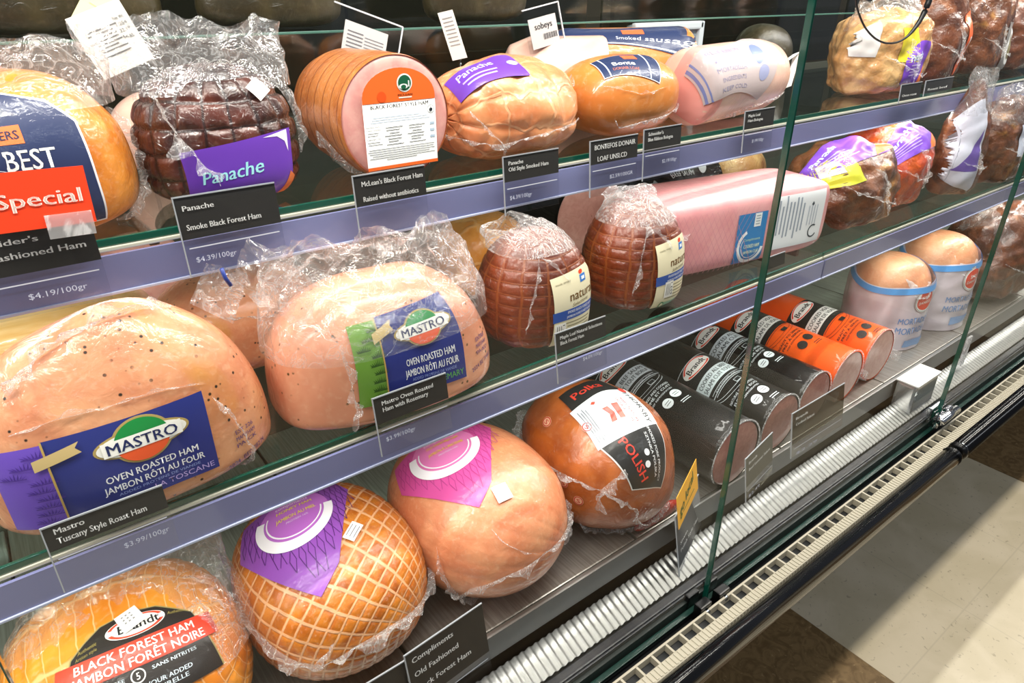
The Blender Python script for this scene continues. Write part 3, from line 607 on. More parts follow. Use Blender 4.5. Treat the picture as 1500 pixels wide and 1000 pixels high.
def art_panache(w_, h_, extra=None):
    s = [('p', '6a3bb0', rc(0, 0, w_, h_)), ('p', 'ece4f4', [(w_*.24, h_*.46), (w_*.46, h_*.49), (w_*.46, h_*.18), (w_*.43, h_*.34), (w_*.36, h_*.43)]),
         ('p', 'e9793c', [(w_*.40, -h_*.5), (w_*.5, -h_*.5), (w_*.53, -h_*.22), (w_*.47, -h_*.12)]),
         ('t', 'a9ecf4', 'Panache', -w_*.07, h_*.02, w_*.58, h_*.24, .02, 6, .25)]
    return s+(extra or [])
def art_brandt(w_, roll=0):                                       # oval sign of the salami makers
    return [('p', 'f2efe9', ell(0, 0, w_*.5, w_*.23)), ('p', 'e2482f', arc(0, 0, w_*.40, w_*.47, 20, 160, 30, .46)), ('p', 'e2482f', arc(0, 0, w_*.40, w_*.47, 200, 340, 30, .46)), ('t', '15181c', 'Brandt', 0, 0, w_*.66, w_*.17, .04)]
def shift(sh, dx, dy):
    o = []
    for s in sh:
        if s[0] == 'p': o.append(('p', s[1], [(x+dx, y+dy) for x, y in s[2]]))
        elif s[0] == 't': o.append((*s[:3], s[3]+dx, s[4]+dy, *s[5:]))
        else: o.append((s[0], s[1], s[2]+dx, s[3]+dy, *s[4:]))
    return o
# ============================== top shelf
# golden ham, near end
r = prod('golden_ham', 'golden smoked ham in a clear bag with navy deli label, at the near end', 'ham', (.037, .640, ZT))
P1 = blob(r, 'ham_body', M_GOLD, (.037, .640, ZT), .060, .060, .114, .4, 4, 2.2, 2.3, lump=.025, lk=55, seed=4)
navy = [('p', 'e8e8ee', [(-.066, -.052), (.043, -.052), (.0405, .018), (.028, .034), (0, .046), (-.066, .046)]), ('p', '2a3458', [(-.066, -.0505), (.0415, -.0505), (.039, .017), (.027, .0325), (0, .0445), (-.066, .0445)]),
        ('p', 'ded6c4', ell(-.020, .028, .0075, .0075)), ('p', '8b8f98', ell(-.020, .028, .005, .005)), ('p', 'e4743c', rc(-.016, .0125, .046, .0125)), ('t', '2a2a48', 'SCHNEIDERS', -.016, .0125, .042, .006, .03),
        ('t', 'f0eee8', 'DELI BEST', -.009, -.004, .062, .0135, .03), ('p', 'cfd3de', arc(-.014, -.026, .016, .0165, 10, 170)), ('t', 'dfe3ea', 'HARDWOOD', -.026, -.036, .030, .005, .015)]
for i in range(7): navy.append(('p', 'e9edf4', [(-.014+.004*math.cos(R_(20+i*23)), -.026+.004*math.sin(R_(20+i*23))), (-.014+.012*math.cos(R_(17+i*23)), -.026+.012*math.sin(R_(17+i*23))), (-.014+.012*math.cos(R_(24+i*23)), -.026+.012*math.sin(R_(24+i*23)))]))
decal(P1, navy, px=(24, 226), N=(.02, -1, .16), R=.085)
bag(r, 'plastic_wrap', (.037, .640, ZT), [(.088, .060, .054, 0, .004), (.110, .058, .040, .002, .01), (.122, .060, .022, .004, .018), (.130, .062, .012, .006, .02)], .0035, 31)
fin(P1, [(.95, -.35, .75), (1, -.35, .2), (.95, -.3, -.35), (.75, -.6, -.9)], .010, seed=5)
# dark ham
r = prod('dark_netted_ham', 'dark brown netted ham in a clear bag with purple label', 'ham', (.169, .641, ZT))
P2 = blob(r, 'ham_body', M_DARK, (.169, .641, ZT), .066, .055, .111, .42, 4, 2.4, 2.5, net=(18, 9, .045), lump=.012, seed=7, nu=240, nv=150)
decal(P2, art_panache(.084, .046, [('t', 'd9d2ea', 'Smoked Black Forest', -.012, -.0165, .044, .004)]), px=(350, 252), roll=0, N=(.30, -1, .05), R=.072)
decal(P2, [('l', 'f2f0ea', 0, 0, .0165, .0145), ('l', 'b9b7b2', 0, .003, .011, .0012), ('l', 'b9b7b2', -.001, 0, .010, .0012), ('l', 'b9b7b2', 0, -.003, .009, .0012)], px=(377, 131), roll=24, name='sticker', off=.002)
bag(r, 'plastic_wrap', (.169, .641, ZT), [(.090, .069, .046, 0, .004), (.102, .070, .038, 0, .006), (.114, .075, .030, -.002, .008), (.124, .084, .022, -.006, .012), (.136, .086, .010, -.006, .014), (.146, .083, .004, -.005, .016)], .0045, 37)
fin(P2, [(-.9, -.45, .9), (-.75, -.7, .45), (-.55, -.9, 0), (-.35, -1, -.45)], .013, seed=8)
fin(P2, [(1, -.3, 1), (1.05, -.4, .4), (1, -.45, -.2)], .010, seed=18)
# ham with the cut face
mc = np.array([.320, .592, ZT+.0575])
r = prod('cut_round_ham', 'round smoked ham with its pink cut face and white nutrition label in front', 'ham', (.320, .66, ZT))
P3 = lathe(r, 'rind', M_MCL, mc, (0, 1, 0), [(0, .0565), (.004, .0575), (.03, .0575), (.06, .0572), (.10, .056), (.125, .050), (.14, .035), (.145, .012), (.146, .0005)], lump=.012, lk=70, seed=3)
P3f = lathe(r, 'cut_face', M_CUT, mc+np.array([0, -.002, 0]), (0, 1, 0), [(0, .0004), (.0004, .03), (.0012, .05), (.003, .0562), (.006, .0568)])
W, HH = .0760, .0860
lab = [('p', 'fbfbf8', [(-W/2, -HH/2), (W/2, -HH/2), (W/2, HH*.2)]+[(W*.5*math.cos(R_(a)), HH*.2+HH*.3*math.sin(R_(a))) for a in range(0, 181, 10)]+[(-W/2, HH*.2)]),
       ('p', 'ef6a28', [(W/2, HH*.16), (W*.5, HH*.2)]+[(W*.5*math.cos(R_(a)), HH*.2+HH*.3*math.sin(R_(a))) for a in range(6, 175, 8)]+[(-W*.5, HH*.2), (-W/2, HH*.16)]),
       ('p', 'e4531a', ell(-W*.24, HH*.22, W*.06, HH*.055)), ('p', 'f4f4ee', ell(W*.08, HH*.345, W*.105, W*.105)), ('p', '14593b', ell(W*.08, HH*.345, W*.088, W*.088)),
       ('p', 'f4f4ee', ell(W*.06, HH*.31, W*.06, W*.03)), ('p', '14593b', ell(W*.06, HH*.305, W*.035, W*.025)), ('p', 'f4f4ee', rc(W*.135, HH*.335, W*.016, W*.07)),
       ('t', '6d2a14', 'MCLEAN', W*.08, HH*.225, W*.20, HH*.024, .03), ('l', 'f6e3d2', W*.08, HH*.198, W*.18, HH*.014),
       ('t', '3b3034', 'BLACK FOREST STYLE HAM', 0, HH*.125, W*.80, HH*.042, .02), ('t', '777074', 'JAMBON DE STYLE FORET NOIRE', 0, HH*.078, W*.44, HH*.018),
       ('t', '8fa3c0', 'MEAT PROTEIN 18% PROTEINES DE VIANDE', 0, HH*.048, W*.62, HH*.018), ('p', '30343a', arc(W*.43, HH*.05, W*.046, W*.052, 0, 359)), ('p', '30343a', ell(W*.43, HH*.045, W*.026, W*.022)), ('l', '30343a', W*.43, HH*.065, W*.012, HH*.03)]
for i, (a, b) in enumerate(((-.05, .66), (.0, .80), (0, .84))): lab.append(('l', 'a8b8cf', W*a, HH*(.015-.024*i), W*b, HH*.007))
lab += [('t', '2a2a2c', 'Nutrition Facts', -W*.39, -HH*.075, W*.19, HH*.017, .02), ('t', '2a2a2c', 'Valeur nutritive', -W*.38, -HH*.105, W*.2, HH*.015, .02), ('l', '55565a', -W*.39, -HH*.14, W*.16, HH*.006), ('l', '55565a', -W*.40, -HH*.165, W*.14, HH*.006), ('t', '2a2a2c', 'Calories 110', -W*.39, -HH*.20, W*.18, HH*.016, .02), ('l', '55565a', -W*.39, -HH*.235, W*.17, HH*.006), ('l', '55565a', -W*.37, -HH*.26, W*.2, HH*.006)]
for cx in (-.10, .22):
    for i in range(7): lab.append(('l', '5c5d60', W*(cx-.02*(i % 2)), HH*(-.095-.03*i), W*(.24-.05*(i % 3)), HH*.007)); 
    for i in range(3): lab.append(('l', '2f3033', W*(cx+.01), HH*(-.11-.06*i), W*.29, HH*.0025))
for i in range(3): lab.append(('l', 'b9cbdc', W*.44, HH*(-.10-.07*i), W*.07, HH*.028))
for i in range(6): lab.append(('l', '6f7073', W*(-.02 if i % 2 else 0), HH*(-.315-.023*i), W*(.93-.12*(i == 3)-.5*(i == 5)), HH*.006))
lab.append(('p', 'ef6a28', rc(0, -HH*.515, W, HH*.035)))
plate(r, 'label', (mc[0]+.002, mc[1]-.0030, mc[2]+.002), (1, 0, 0), (0, 0, 1), lab, .0003, gloss=False)
fin(P3, [(-.45, -.9, -.75), (-.8, -.55, -.35), (-.95, -.3, -.2)], .010, seed=2); fin(P3, [(.85, -.8, -.2), (1, -.2, .0), (1, .3, .1)], .008, seed=12)
# lumpy ham
r = prod('lumpy_smoked_ham', 'lumpy orange pink smoked ham lying sideways with purple label on top', 'ham', (.471, .630, ZT))
P4 = blob(r, 'ham_body', M_LUMP, (.471, .632, ZT), .084, .066, .104, .45, 2.8, 2.3, 2.6, axis=(1, .15, 0), lump=.035, lk=70, seed=13, net=(9, 6, .035), nu=170, nv=120)
decal(P4, [('p', '6a3bb0', rc(0, 0, .082, .040)), ('p', 'c9d8f4', ell(.034, .0, .006, .004)), ('t', 'c9c4f2', 'Panache', -.008, .006, .045, .011, .02, 4, .2), ('l', 'b7a4e0', -.008, -.006, .040, .002), ('l', 'b7a4e0', -.008, -.011, .034, .002)], px=(708, 101), N=(-.12, -.5, 1), up=(0, 1, .2), R=.075)
fin(P4, [(652, 196), (690, 205), (738, 210), (775, 200), (815, 188), (850, 172)], .006, seed=4)
fin(P4, [(686, 158), (705, 178), (722, 195), (737, 212), (737, 228)], .005, seed=14)
fin(P4, [(1, -.3, .25), (1.1, 0, .2), (1.1, .3, .3)], .013, seed=15)
# orange donair loaf
r = prod('orange_donair_loaf', 'smooth orange meat loaf tube with navy label on its top', 'meat loaf', (.655, .632, ZT))
P5 = blob(r, 'loaf_body', M_DONAIR, (.655, .634, ZT), .080, .057, .094, .5, 2.3, 2.3, 3.0, axis=(1, 0, 0), lump=.01, lk=40, seed=9)
decal(P5, [('p', 'cfd6e6', rc(0, 0, .078, .042)), ('p', '223056', rc(0, 0, .076, .040)), ('p', 'e2643a', rc(.008, .011, .018, .010)), ('t', 'f0f0ee', 'Bonte', -.006, -.002, .030, .007, .03), ('t', 'b46a5a', 'DONAIR LOAF', -.006, -.011, .036, .0045, .02), ('l', 'cfd6e6', -.030, 0, .0016, .040), ('l', 'cfd6e6', .026, 0, .0016, .040)], px=(918, 92), N=(.10, -.45, 1), up=(.2, 1, .2), R=.058)
fin(P5, [(-1, -.6, .3), (-.3, -1, .15), (.5, -1, .25)], .004, seed=4, base=.0005)
fin(P5, [(-.75, -.7, -.25), (-.7, -.75, -.45), (-.2, -1, -.45), (.5, -1, -.38), (1, -.6, -.15)], .005, seed=24)
# pale bologna tube with white clip
r = prod('pale_bologna_tube', 'pale pink bologna tube in printed casing with white plastic clip at its far end', 'bologna', (.88, .63, ZT))
b0 = np.array([.752, .612, ZT+.050])
P6 = lathe(r, 'bologna_body', M_BOL, b0, (1, .10, .02), [(0, .001), (.002, .03), (.006, .044), (.014, .0488), (.03, .0495), (.18, .049), (.205, .044), (.225, .030), (.238, .012), (.243, .004)], lump=.01, lk=50, seed=5)
decal(P6, [('p', 'e59a92', rc(0, 0, .034, .088))], px=(1018, 135), N=(-.10, -1, .35), R=.052, name='pink_band', off=.0006)
pb = [('p', 'b5a6a6', rc(0, 0, .120, .062)), ('l', '6d76a8', -.055, 0, .004, .062), ('l', '6d76a8', -.048, 0, .002, .062)]
for i in range(5): pb.append(('t', '8f8aa4', ('BLUE RIBBON', 'BOLOGNA', 'MORTADELLA', 'INGREDIENTS', 'KEEP COLD')[i], -.004, .022-.011*i, .060-.006*(i % 2), .0052, .01))
pb += [('p', '6b7aa8', ell(.046, .010, .006, .010)), ('p', '8f93b4', ell(.050, -.008, .005, .007))]
decal(P6, pb, px=(1075, 100), N=(.1, -.85, .85), R=.055, name='printed_casing', off=.0024)
fin(P6, [(-20, -1, -.6), (-8, -1, -.62), (8, -1, -.58), (20, -1, -.5)] if 0 else [(-.9, -.35, -.35), (0, -.6, -.42), (.9, -.35, -.2)], .006, seed=6)
e_ = np.array([1.000, .637, ZT+.055])
tube('casing_tail', [e_-np.array([.012, 0, 0]), e_+np.array([.006, 0, .004])], .006, MILKY, r)
def strap(name, pts, wv, th, m, parent):
    V = []; Fc = []
    for p in pts:
        p = np.array(p); V += [p-wv, p+wv, p+wv+th, p-wv+th]
    for i in range(len(pts)-1):
        for k_ in range(4): Fc.append((i*4+k_, i*4+(k_+1) % 4, i*4+4+(k_+1) % 4, i*4+4+k_))
    Fc += [(3, 2, 1, 0), tuple(len(V)-4+k_ for k_ in range(4))]
    return link(name, V, Fc, m, parent, smooth=False)
wv = np.array([.0015, -.0045, .0022])
strap('clip_loop', [e_+np.array(q) for q in ((.0, 0, .004), (.018, -.003, .014), (.036, -.006, .023), (.032, -.008, .006), (.022, -.010, -.024))], wv, np.array([.0012, .001, .001]), mat('white_clip', 'eef0ec', .3), r)
# rear row on the upper shelf
r = prod('navy_labelled_sausage', 'orange smoked sausage with navy label and pink cut end, lying behind the loaf', 'sausage', (.80, .81, ZT))
rb = np.array([.93, .765, ZT+.058])
P7 = lathe(r, 'sausage_body', M_DONAIR, rb, (-.90, .36, 0), [(0, .054), (.003, .056), (.2, .056), (.23, .045), (.245, .02), (.248, .001)], seed=4, lump=.008)
lathe(r, 'cut_face', M_CUT, rb-np.array([-.9, .36, 0])*.0012, (-.90, .36, 0), [(0, .0005), (.0005, .04), (.002, .0535), (.004, .054)])
decal(P7, [('p', '223056', rc(0, 0, .20, .036)), ('p', 'e2643a', rc(.02, .006, .026, .010)), ('l', 'cfd6e6', 0, -.016, .2, .0015), ('t', 'd5d9e6', 'Smoked sausage', .03, -.006, .07, .006, .01)], px=(905, 52), N=(0, -.5, 1), up=(.36, .9, .2), roll=0, R=.058)
r = prod('pale_cut_bologna', 'pale beige bologna half with flat cut end, behind the orange loaf', 'bologna', (.68, .79, ZT))
rb = np.array([.715, .722, ZT+.056])
lathe(r, 'bologna_body', M_BOL, rb, (-.75, .55, 0), [(0, .052), (.004, .0545), (.10, .054), (.13, .042), (.142, .018), (.144, .001)], seed=4, lump=.008)
lathe(r, 'cut_face', M_CUT, rb-np.array([-.75, .55, 0])*.0012, (-.75, .55, 0), [(0, .0005), (.0005, .04), (.002, .051), (.005, .0525)])
r = prod('pink_ham_piece', 'small pink ham piece far behind the golden ham at the near end', 'ham', (-.005, .80, ZT))
blob(r, 'ham_body', M_CUT, (-.005, .80, ZT), .055, .05, .128, .4, 4, 2.3, 2.3, lump=.02, seed=4)
r = prod('beige_wrapped_ham', 'pale wrapped ham seen between the golden ham and the dark ham', 'ham', (.165, .80, ZT))
blob(r, 'ham_body', M_BOL, (.165, .80, ZT), .055, .05, .075, .4, 4, 2.3, 2.3, lump=.02, seed=6)
# paper labels and sign holders standing behind the hams
def slip(name, label, px, Y, w_, h_, roll, yaw, shapes, holder=None, cut=False):
    p = atY(*px, Y); r = thing(name, label, 'sign' if holder else 'paper label', (p[0], p[1], ZT))
    c, s = math.cos(R_(yaw)), math.sin(R_(yaw)); X0 = np.array([c, s, 0]); Z0 = np.array([0, .18, .98]); Z0 /= np.linalg.norm(Z0)
    a, b = math.cos(R_(roll)), math.sin(R_(roll)); X = X0*a+Z0*b; U = Z0*a-X0*b; N = np.cross(X, U)
    def pl(nm, w2, h2, t0, t1, m, dx=0, dy=0): return link(nm, [p+X*(w2*x+dx)+U*(h2*y+dy)+N*t for t in (t0, t1) for y in (-.5, .5) for x in (-.5, .5)], [(0, 1, 3, 2), (4, 6, 7, 5), (0, 4, 5, 1), (2, 3, 7, 6), (0, 2, 6, 4), (1, 5, 7, 3)], m, r, smooth=False)
    pl('paper', w_, h_, 0, .0005, mat('pale_yellow_paper', 'dcd9a4', .5) if name == 'yellow_paper' else mat('label_paper', 'd2cfc9', .5))
    if holder:
        hw, hh = holder; pl('clear_holder', hw, hh, .0009, .0020, ACRYL, 0, .004)
        pl('holder_edge', hw, .0016, .0007, .0024, mat('pale_edge', 'c9ccd0', .2), 0, .004+hh/2); pl('holder_edge', .0014, hh, .0007, .0024, mat('pale_edge', 'c9ccd0', .2), hw/2, .004)
    q = p-U*h_*.45-N*.003
    tube('stem', [q, (q[0], q[1]+.004, ZT+.002)], .0016, ACRYL, r, 8)
    plate(r, 'print', p+N*.0006, X, U, shapes, .0002, gloss=False); return r
bars = lambda x, y, w_, h_: [('l', '3a3a3c', x+w_*(i/18-.5), y, w_/18*(.3+.35*((i*7) % 3)/2), h_) for i in range(18)]
sl = [('l', '4a4a4c', -.002-(.004 if i % 2 else 0), .012-.0034*i, .030-.004*(i % 3), .0014) for i in range(7)]+[('l', '2a2a2c', -.004, -.0135, .034, .0016)]
sl += [('t', '333336', t_, .0175, .016-.006*i, .011, .0036) for i, t_ in enumerate(('Net Wt', '1.254', '32.19', 'kg'))]
slip('paper_label', 'tilted white weight label on a stem behind the golden ham and dark ham', (163, 58), .700, .046, .050, 19, 4, [(q[0], q[1], q[2]*.82, q[3]*.82, q[4]*.82, q[5]*.82) if q[0] == 'l' else (*q[:3], *[v*.82 for v in q[3:7]]) for q in sl])
slip('sign_holder', 'clear sign holder tilted down to the right, with cream barcode paper, behind the cut ham', (533, 72), .760, .050, .048, -20, -6, [('t', '1c1c1e', 'sobeys', -.010, -.010, .026, .007, .04)]+bars(.012, -.012, .020, .009)+[('l', '7a7a7c', -.012, .014-.004*i, .018, .0014) for i in range(5)]+[('l', '8a8a8c', .010, .012-.0035*i, .022, .001) for i in range(5)], (.080, .066))
slip('paper_slip', 'narrow curled paper slip standing up behind the lumpy ham', (663, 52), .700, .018, .050, 12, -50, [('l', '8a8a8c', 0, .018-.004*i, .012, .0012) for i in range(8)])
slip('sign_holder', 'clear sign holder with cream barcode paper and black script, behind the lumpy ham', (797, 46), .745, .050, .036, 9, 4, [('t', '1c1c1e', 'sobeys', 0, .008, .032, .008, .04)]+bars(.010, -.006, .026, .007), (.066, .052))
slip('yellow_paper', 'small pale yellow paper standing behind the tilted white weight label', (141, 10), .80, .026, .045, -38, 0, [('l', 'b9b58c', 0, 0, .012, .001)])
# dark solid shapes standing in for dim reflections at the rear
for nm, lb, px, Y, a_, b_, h_, m_ in (('rear_reflection_shape', 'dark reflection stand-in at the rear under the top left glass edge', (80, 18), .90, .10, .035, .11, 'dark'), ('rear_reflection_shape', 'dark reflection stand-in past the tilted sign holder', (400, 20), .90, .09, .035, .10, 'dark'), ('rear_reflection_shape', 'dim reflection stand-in beside the black script sign holder', (700, 14), .90, .08, .035, .10, 'dark'), ('rear_reflection_shape', 'dark reflection stand-in near the grey tray, by the glass joint', (1120, 45), .86, .07, .05, .11, 'dark')):
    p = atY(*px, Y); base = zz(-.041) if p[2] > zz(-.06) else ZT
    r = prod(nm, lb, 'roast', (p[0], p[1], base)); blob(r, 'roast_body', meat('rear_reflection_dark', '26210f', '3a331c', None, scale=20, coat=.5, speck=.02) if 'rear_reflection_dark' not in bpy.data.materials else bpy.data.materials['rear_reflection_dark'], (p[0], p[1], base), a_, b_, h_, .4, 4, 2.3, 2.3, lump=.05, lk=40, seed=len(lb), nu=70, nv=45)
r = prod('grey_tray', 'pale grey plastic tray standing upright at the rear behind the bologna tube', 'tray', (.95, .84, ZT))
Box().box(.88, 1.05, .83, .845, ZT, ZT+.115, .006).build('tray_base', mat('grey_tray', '8b979f', .45), r)
Box().box(.88, 1.05, .822, .832, ZT+.105, ZT+.118, .003).box(1.04, 1.052, .822, .832, ZT, ZT+.118, .003).build('tray_rim', mat('tray_rim', 'b4bec3', .4), r)
# ============================== lower glass shelf
r = prod('peppered_roast_ham', 'large peppered roast ham with blue and purple label, nearest on the lower shelf', 'ham', (.036, .553, ZM))
Q1 = blob(r, 'ham_body', M_PEP, (.036, .556, ZM), .108, .066, .152, .20, 5, 1.95, 2.5, rz=2, lump=.034, lk=30, seed=21, nu=170, nv=120)
decal(Q1, art_mastro(.104, .066, '6a4bb8', 'LA TOSCANE', '4b2f8e', .31, .27), px=(203, 671), N=(.05, -1, .12), R=.14)
decal(Q1, stamp(['EST 226', 'MAPLEHAM', 'PA-CK', ''], '6a4a78', .026, .0062)+[('t', '6a4a78', '2024  BE0 78271', -.002, -.026, .040, .005, .02, 8)], px=(357, 625), roll=2, R=.12, name='ink_stamp', off=.0008)
sheet(r, 'bag_corner', [(.100, .552, ZM+.140), (.128, .546, ZM+.116), (.150, .556, ZM+.150), (.122, .562, ZM+.168)], amp=.003, seed=4, k=420)
fin(Q1, [(.85, -.8, .75), (1, -.75, .3), (1.02, -.65, -.1), (.95, -.55, -.45)], .006, seed=8)
fin(Q1, [(14, 580), (50, 530), (110, 490), (180, 462), (250, 452)], .012, seed=48, droop=.2)
fin(Q1, [(-1, -.6, .85), (-.3, -.75, .95), (.3, -.75, .95), (.75, -.7, .85)], .004, seed=28, base=.0004)
r = prod('herbed_roast_ham', 'roast ham in a big loose clear bag with green and blue label', 'ham', (.262, .545, ZM))
Q2 = blob(r, 'ham_body', M_ROSE, (.264, .556, ZM), .108, .066, .126, .20, 5, 2.7, 3.0, rz=-3, lump=.026, lk=32, seed=25, nu=170, nv=120)
decal(Q2, art_mastro(.078, .082, '6c9a3a', 'ROSEMARY', '2f5220', .38, .20), px=(617, 508), N=(.22, -1, .08), R=.13)
decal(Q2, stamp(['EXTRA', 'MAPLEHAM', 'PA-KO', ''], '6a4a78', .024, .0066)+[('t', '6a4a78', '2024 BE 716K0', -.002, -.026, .036, .005, .02, 10)], px=(702, 492), R=.12, name='ink_stamp', off=.0008)
bag(r, 'plastic_wrap', (.264, .552, ZM), [(.075, .114, .070, -.001, 0), (.10, .113, .064, -.002, 0), (.120, .108, .052, -.004, .004), (.138, .104, .034, -.007, .000), (.155, .100, .018, -.010, -.004), (.172, .094, .004, -.012, -.008)], .0048, 47, nu=240, nv=80)
sheet(r, 'bag_corner', [(.175, .520, ZM+.105), (.205, .510, ZM+.150), (.150, .530, ZM+.186), (.122, .534, ZM+.160)], amp=.004, seed=14, k=380)
tube('blue_bag_tie', [(.1235, .527, ZM+.172), (.1245, .526, ZM+.164), (.1275, .5255, ZM+.157)], .0016, mat('blue_tie', '2a3e8c', .4), r, 8)
fin(Q2, [(-.95, -.75, .95), (-.9, -.85, .5), (-.85, -.9, .0), (-.9, -.8, -.6)], .012, seed=12)
fin(Q2, [(-.5, -.8, .9), (.2, -.85, .95), (.85, -.75, .8)], .006, seed=22)
for i, (x, y, h_, lb) in enumerate(((.466, .566, .126, 'brown netted ham with beige label, the nearer of two alike, touching the herbed ham'), (.632, .566, .130, 'brown netted ham with beige label, the farther of two alike, touching the square pink ham'))):
    r = prod('brown_netted_ham', lb, 'ham', (x, y, ZM), 'beige labelled netted hams')
    q = blob(r, 'ham_body', M_NAT, (x, y, ZM), .0645, .060, h_, .36, 5, 2.25, 2.4, net=(13, 17, .018), lump=.01, lk=50, seed=31+i, nu=190, nv=130)
    W, HH = .064, .082
    sh = [('p', 'e9dfbd', [(-W/2, -HH/2), (W/2, -HH/2), (W/2, HH/2-.006), (W/2-.006, HH/2), (-W/2+.004, HH/2)]), ('l', '2d55a8', 0, -.002, W, .0125), ('t', 'eef2f8', 'SMOKED BLACK FOREST HAM', .008, .001, W*.62, .0032, .02), ('t', 'eef2f8', 'JAMBON FUMÉ FORÊT NOIRE', .008, -.0045, W*.66, .0028, .02),
          ('t', '6b4a1e', 'natural', .012, .018, W*.62, .0105, .02), ('t', '6b5a34', 'Selections', .008, .0085, W*.40, .0042, .0, 4, .35), ('p', '3c78c4', rc(.013, .031, .009, .007)), ('l', 'e6ecf2', .013, .031, .005, .003), ('p', 'd84a2c', ell(.011, .037, .003, .002)),
          ('t', '8d8468', 'made simply', -.014, .034, .020, .0022), ('p', '8fb49a', rc(.002, -.0365, .036, .006)), ('p', '4c8a5e', ell(-.016, -.0365, .0045, .0045)), ('p', 'e9dfbd', ell(-.016, -.0365, .0028, .0028))]
    for k_ in range(5): sh.append(('l', '8f8666', .006, -.0125-.004*k_, W*(.62-.07*(k_ % 2)), .0014))
    decal(q, sh, d=(.20, -1, .0), N=(.24, -1, .10), R=.066, name='label')
    decal(q, [('l', 'f2f0ea', 0, 0, .0155, .0205), ('t', '333333', ('EST 1', '653 1')[i], .0045, 0, .016, .0032, .02, 90)]+[('l', '8a8a88', -.0045+.0028*k_, 0, .0011, .015) for k_ in range(3)], d=(-.16+.22*i, -1, -.35+.08*i), name='sticker', off=.002, R=.066)
    rows = [(h_*.86, .050, .046, -.004, 0), (h_*.96, .046, .034, -.010, .002), (h_*1.04, .046, .020, -.018, .006), (h_*1.10, .042, .007, -.022, .010)] if i == 0 else [(h_*.84, .052, .047, 0, 0), (h_*.96, .042, .034, -.006, .002), (h_*1.06, .036, .018, -.008, .004), (h_*1.17, .044, .008, -.008, .006)]
    bag(r, 'plastic_wrap', (x, y, ZM), rows, .0036, 53+i*7, nu=150, nv=50, k=220, mt=film('bag_top_film', .16, 40, .8) if i == 0 else bpy.data.materials['bag_top_film'])
    fin(q, [(-.45, -.75, 1.25), (-.62, -.85, .7), (-.75, -.85, .2), (-.8, -.8, -.3)], .010, seed=3+i)
    fin(q, [(-.42, -.75, 1.2), (-.1, -.95, .85), (.10, -1, .6)], .006, seed=23+i)
# square pink ham
r = prod('square_pink_ham', 'square pink pressed ham in fine net wrap with blue label and white label', 'ham', (.86, .60, ZM))
Q5 = blob(r, 'ham_body', M_PNET, (.862, .600, ZM), .172, .062, .110, .5, 7, 7, 7, rz=-10, axis=(1, 0, 0), lump=.004, seed=5, nu=160, nv=150)
Npb = (-math.sin(R_(10)), -math.cos(R_(10)), .0); Q5R = 3.0
gr = [('p', 'cf8892', [(-.168+.0095*k_, -.045), (-.1672+.0095*k_, -.045), (-.1676+.0095*k_+.05, .042), (-.168+.0095*k_+.05, .042)]) for k_ in range(0, 16)]+[('p', 'cf8892', [(-.118+.0095*k_, -.045), (-.1172+.0095*k_, -.045), (-.1676+.0095*k_, .042), (-.168+.0095*k_, .042)]) for k_ in range(0, 16)]
NF = atY(1070, 345, .56)
decal(Q5, gr, px=(1085, 345), N=Npb, R=Q5R, name='fine_net', off=.0006)
bl = [('p', '2f7fbd', rc(0, 0, .056, .074)), ('p', 'f0f4f6', arc(.002, -.012, .021, .026, 115, 350, 36, 1.0)), ('p', 'f0f4f6', arc(.002, -.012, .0175, .0185, 150, 330, 30)), ('t', 'bfe0b8', 'Compliments', .003, -.002, .032, .004, .01), ('t', 'e6f2c8', 'COOKED HAM', .004, -.012, .030, .0055, .02), ('t', 'e6f2c8', 'JAMBON CUIT', .004, -.021, .030, .0045, .02), ('l', 'eef2f2', .010, .026, .013, .020)]+[('l', '8a9aa4', .010, .032-.004*k_, .008, .0012) for k_ in range(4)]
decal(Q5, bl, px=(1098, 348), N=Npb, R=Q5R, name='blue_label')
wl = [('p', 'eceff2', rc(0, 0, .116, .080)), ('p', '3f4a54', arc(.038, -.022, .008, .0105, 60, 330, 24)), ('p', '3f4a54', [(.026, .021), (.029, .025), (.032, .021), (.029, .017)])]
for k_ in range(9): wl.append(('l', '9aa4b2', -.048+.0072*k_, .004+(.004 if k_ % 2 else 0), .0030, .062-.010*(k_ % 3)))
for k_ in range(4): wl.append(('l', 'b4bcc8', .022+.006*k_, .004, .002, .03))
decal(Q5, wl, px=(1167, 322), N=Npb, R=Q5R, name='white_label')
fin(Q5, [(-1, -.32, .10), (-1.05, -.2, .05), (-1.1, .1, .05)], .008, seed=6)
# rear row of the lower shelf
r = prod('yellow_loaf', 'yellow grained loaf behind the peppered ham at the near end', 'meat loaf', (.02, .72, ZM))
blob(r, 'loaf_body', M_YEL, (.0, .735, ZM), .105, .055, .098, .45, 5, 4, 4, axis=(1, 0, 0), lump=.01, seed=8)
r = prod('smooth_peppered_ham', 'peppered roast ham in second row between the two labelled roast hams', 'ham', (.180, .735, ZM))
Q7 = blob(r, 'ham_body', M_PEP, (.178, .715, ZM), .085, .062, .098, .42, 4, 2.6, 2.6, axis=(1, 0, 0), lump=.02, seed=9)
fin(Q7, [(-.6, -.9, .55), (.2, -1, .40), (.9, -.7, .3)], .004, seed=6)
r = prod('pink_wrapped_ham', 'small pinkish wrapped ham seen beyond the yellow loaf', 'ham', (.115, .86, ZM))
blob(r, 'ham_body', M_CUT, (.115, .86, ZM), .05, .045, .115, .42, 4, 2.6, 2.6, lump=.02, seed=19, nu=70, nv=45)
r = prod('amber_ham', 'amber orange netted ham behind the nearer brown netted ham', 'ham', (.505, .715, ZM))
blob(r, 'ham_body', M_OR2, (.500, .715, ZM), .058, .055, .100, .42, 4, 2.8, 2.8, axis=(1, 0, 0), lump=.02, seed=10)
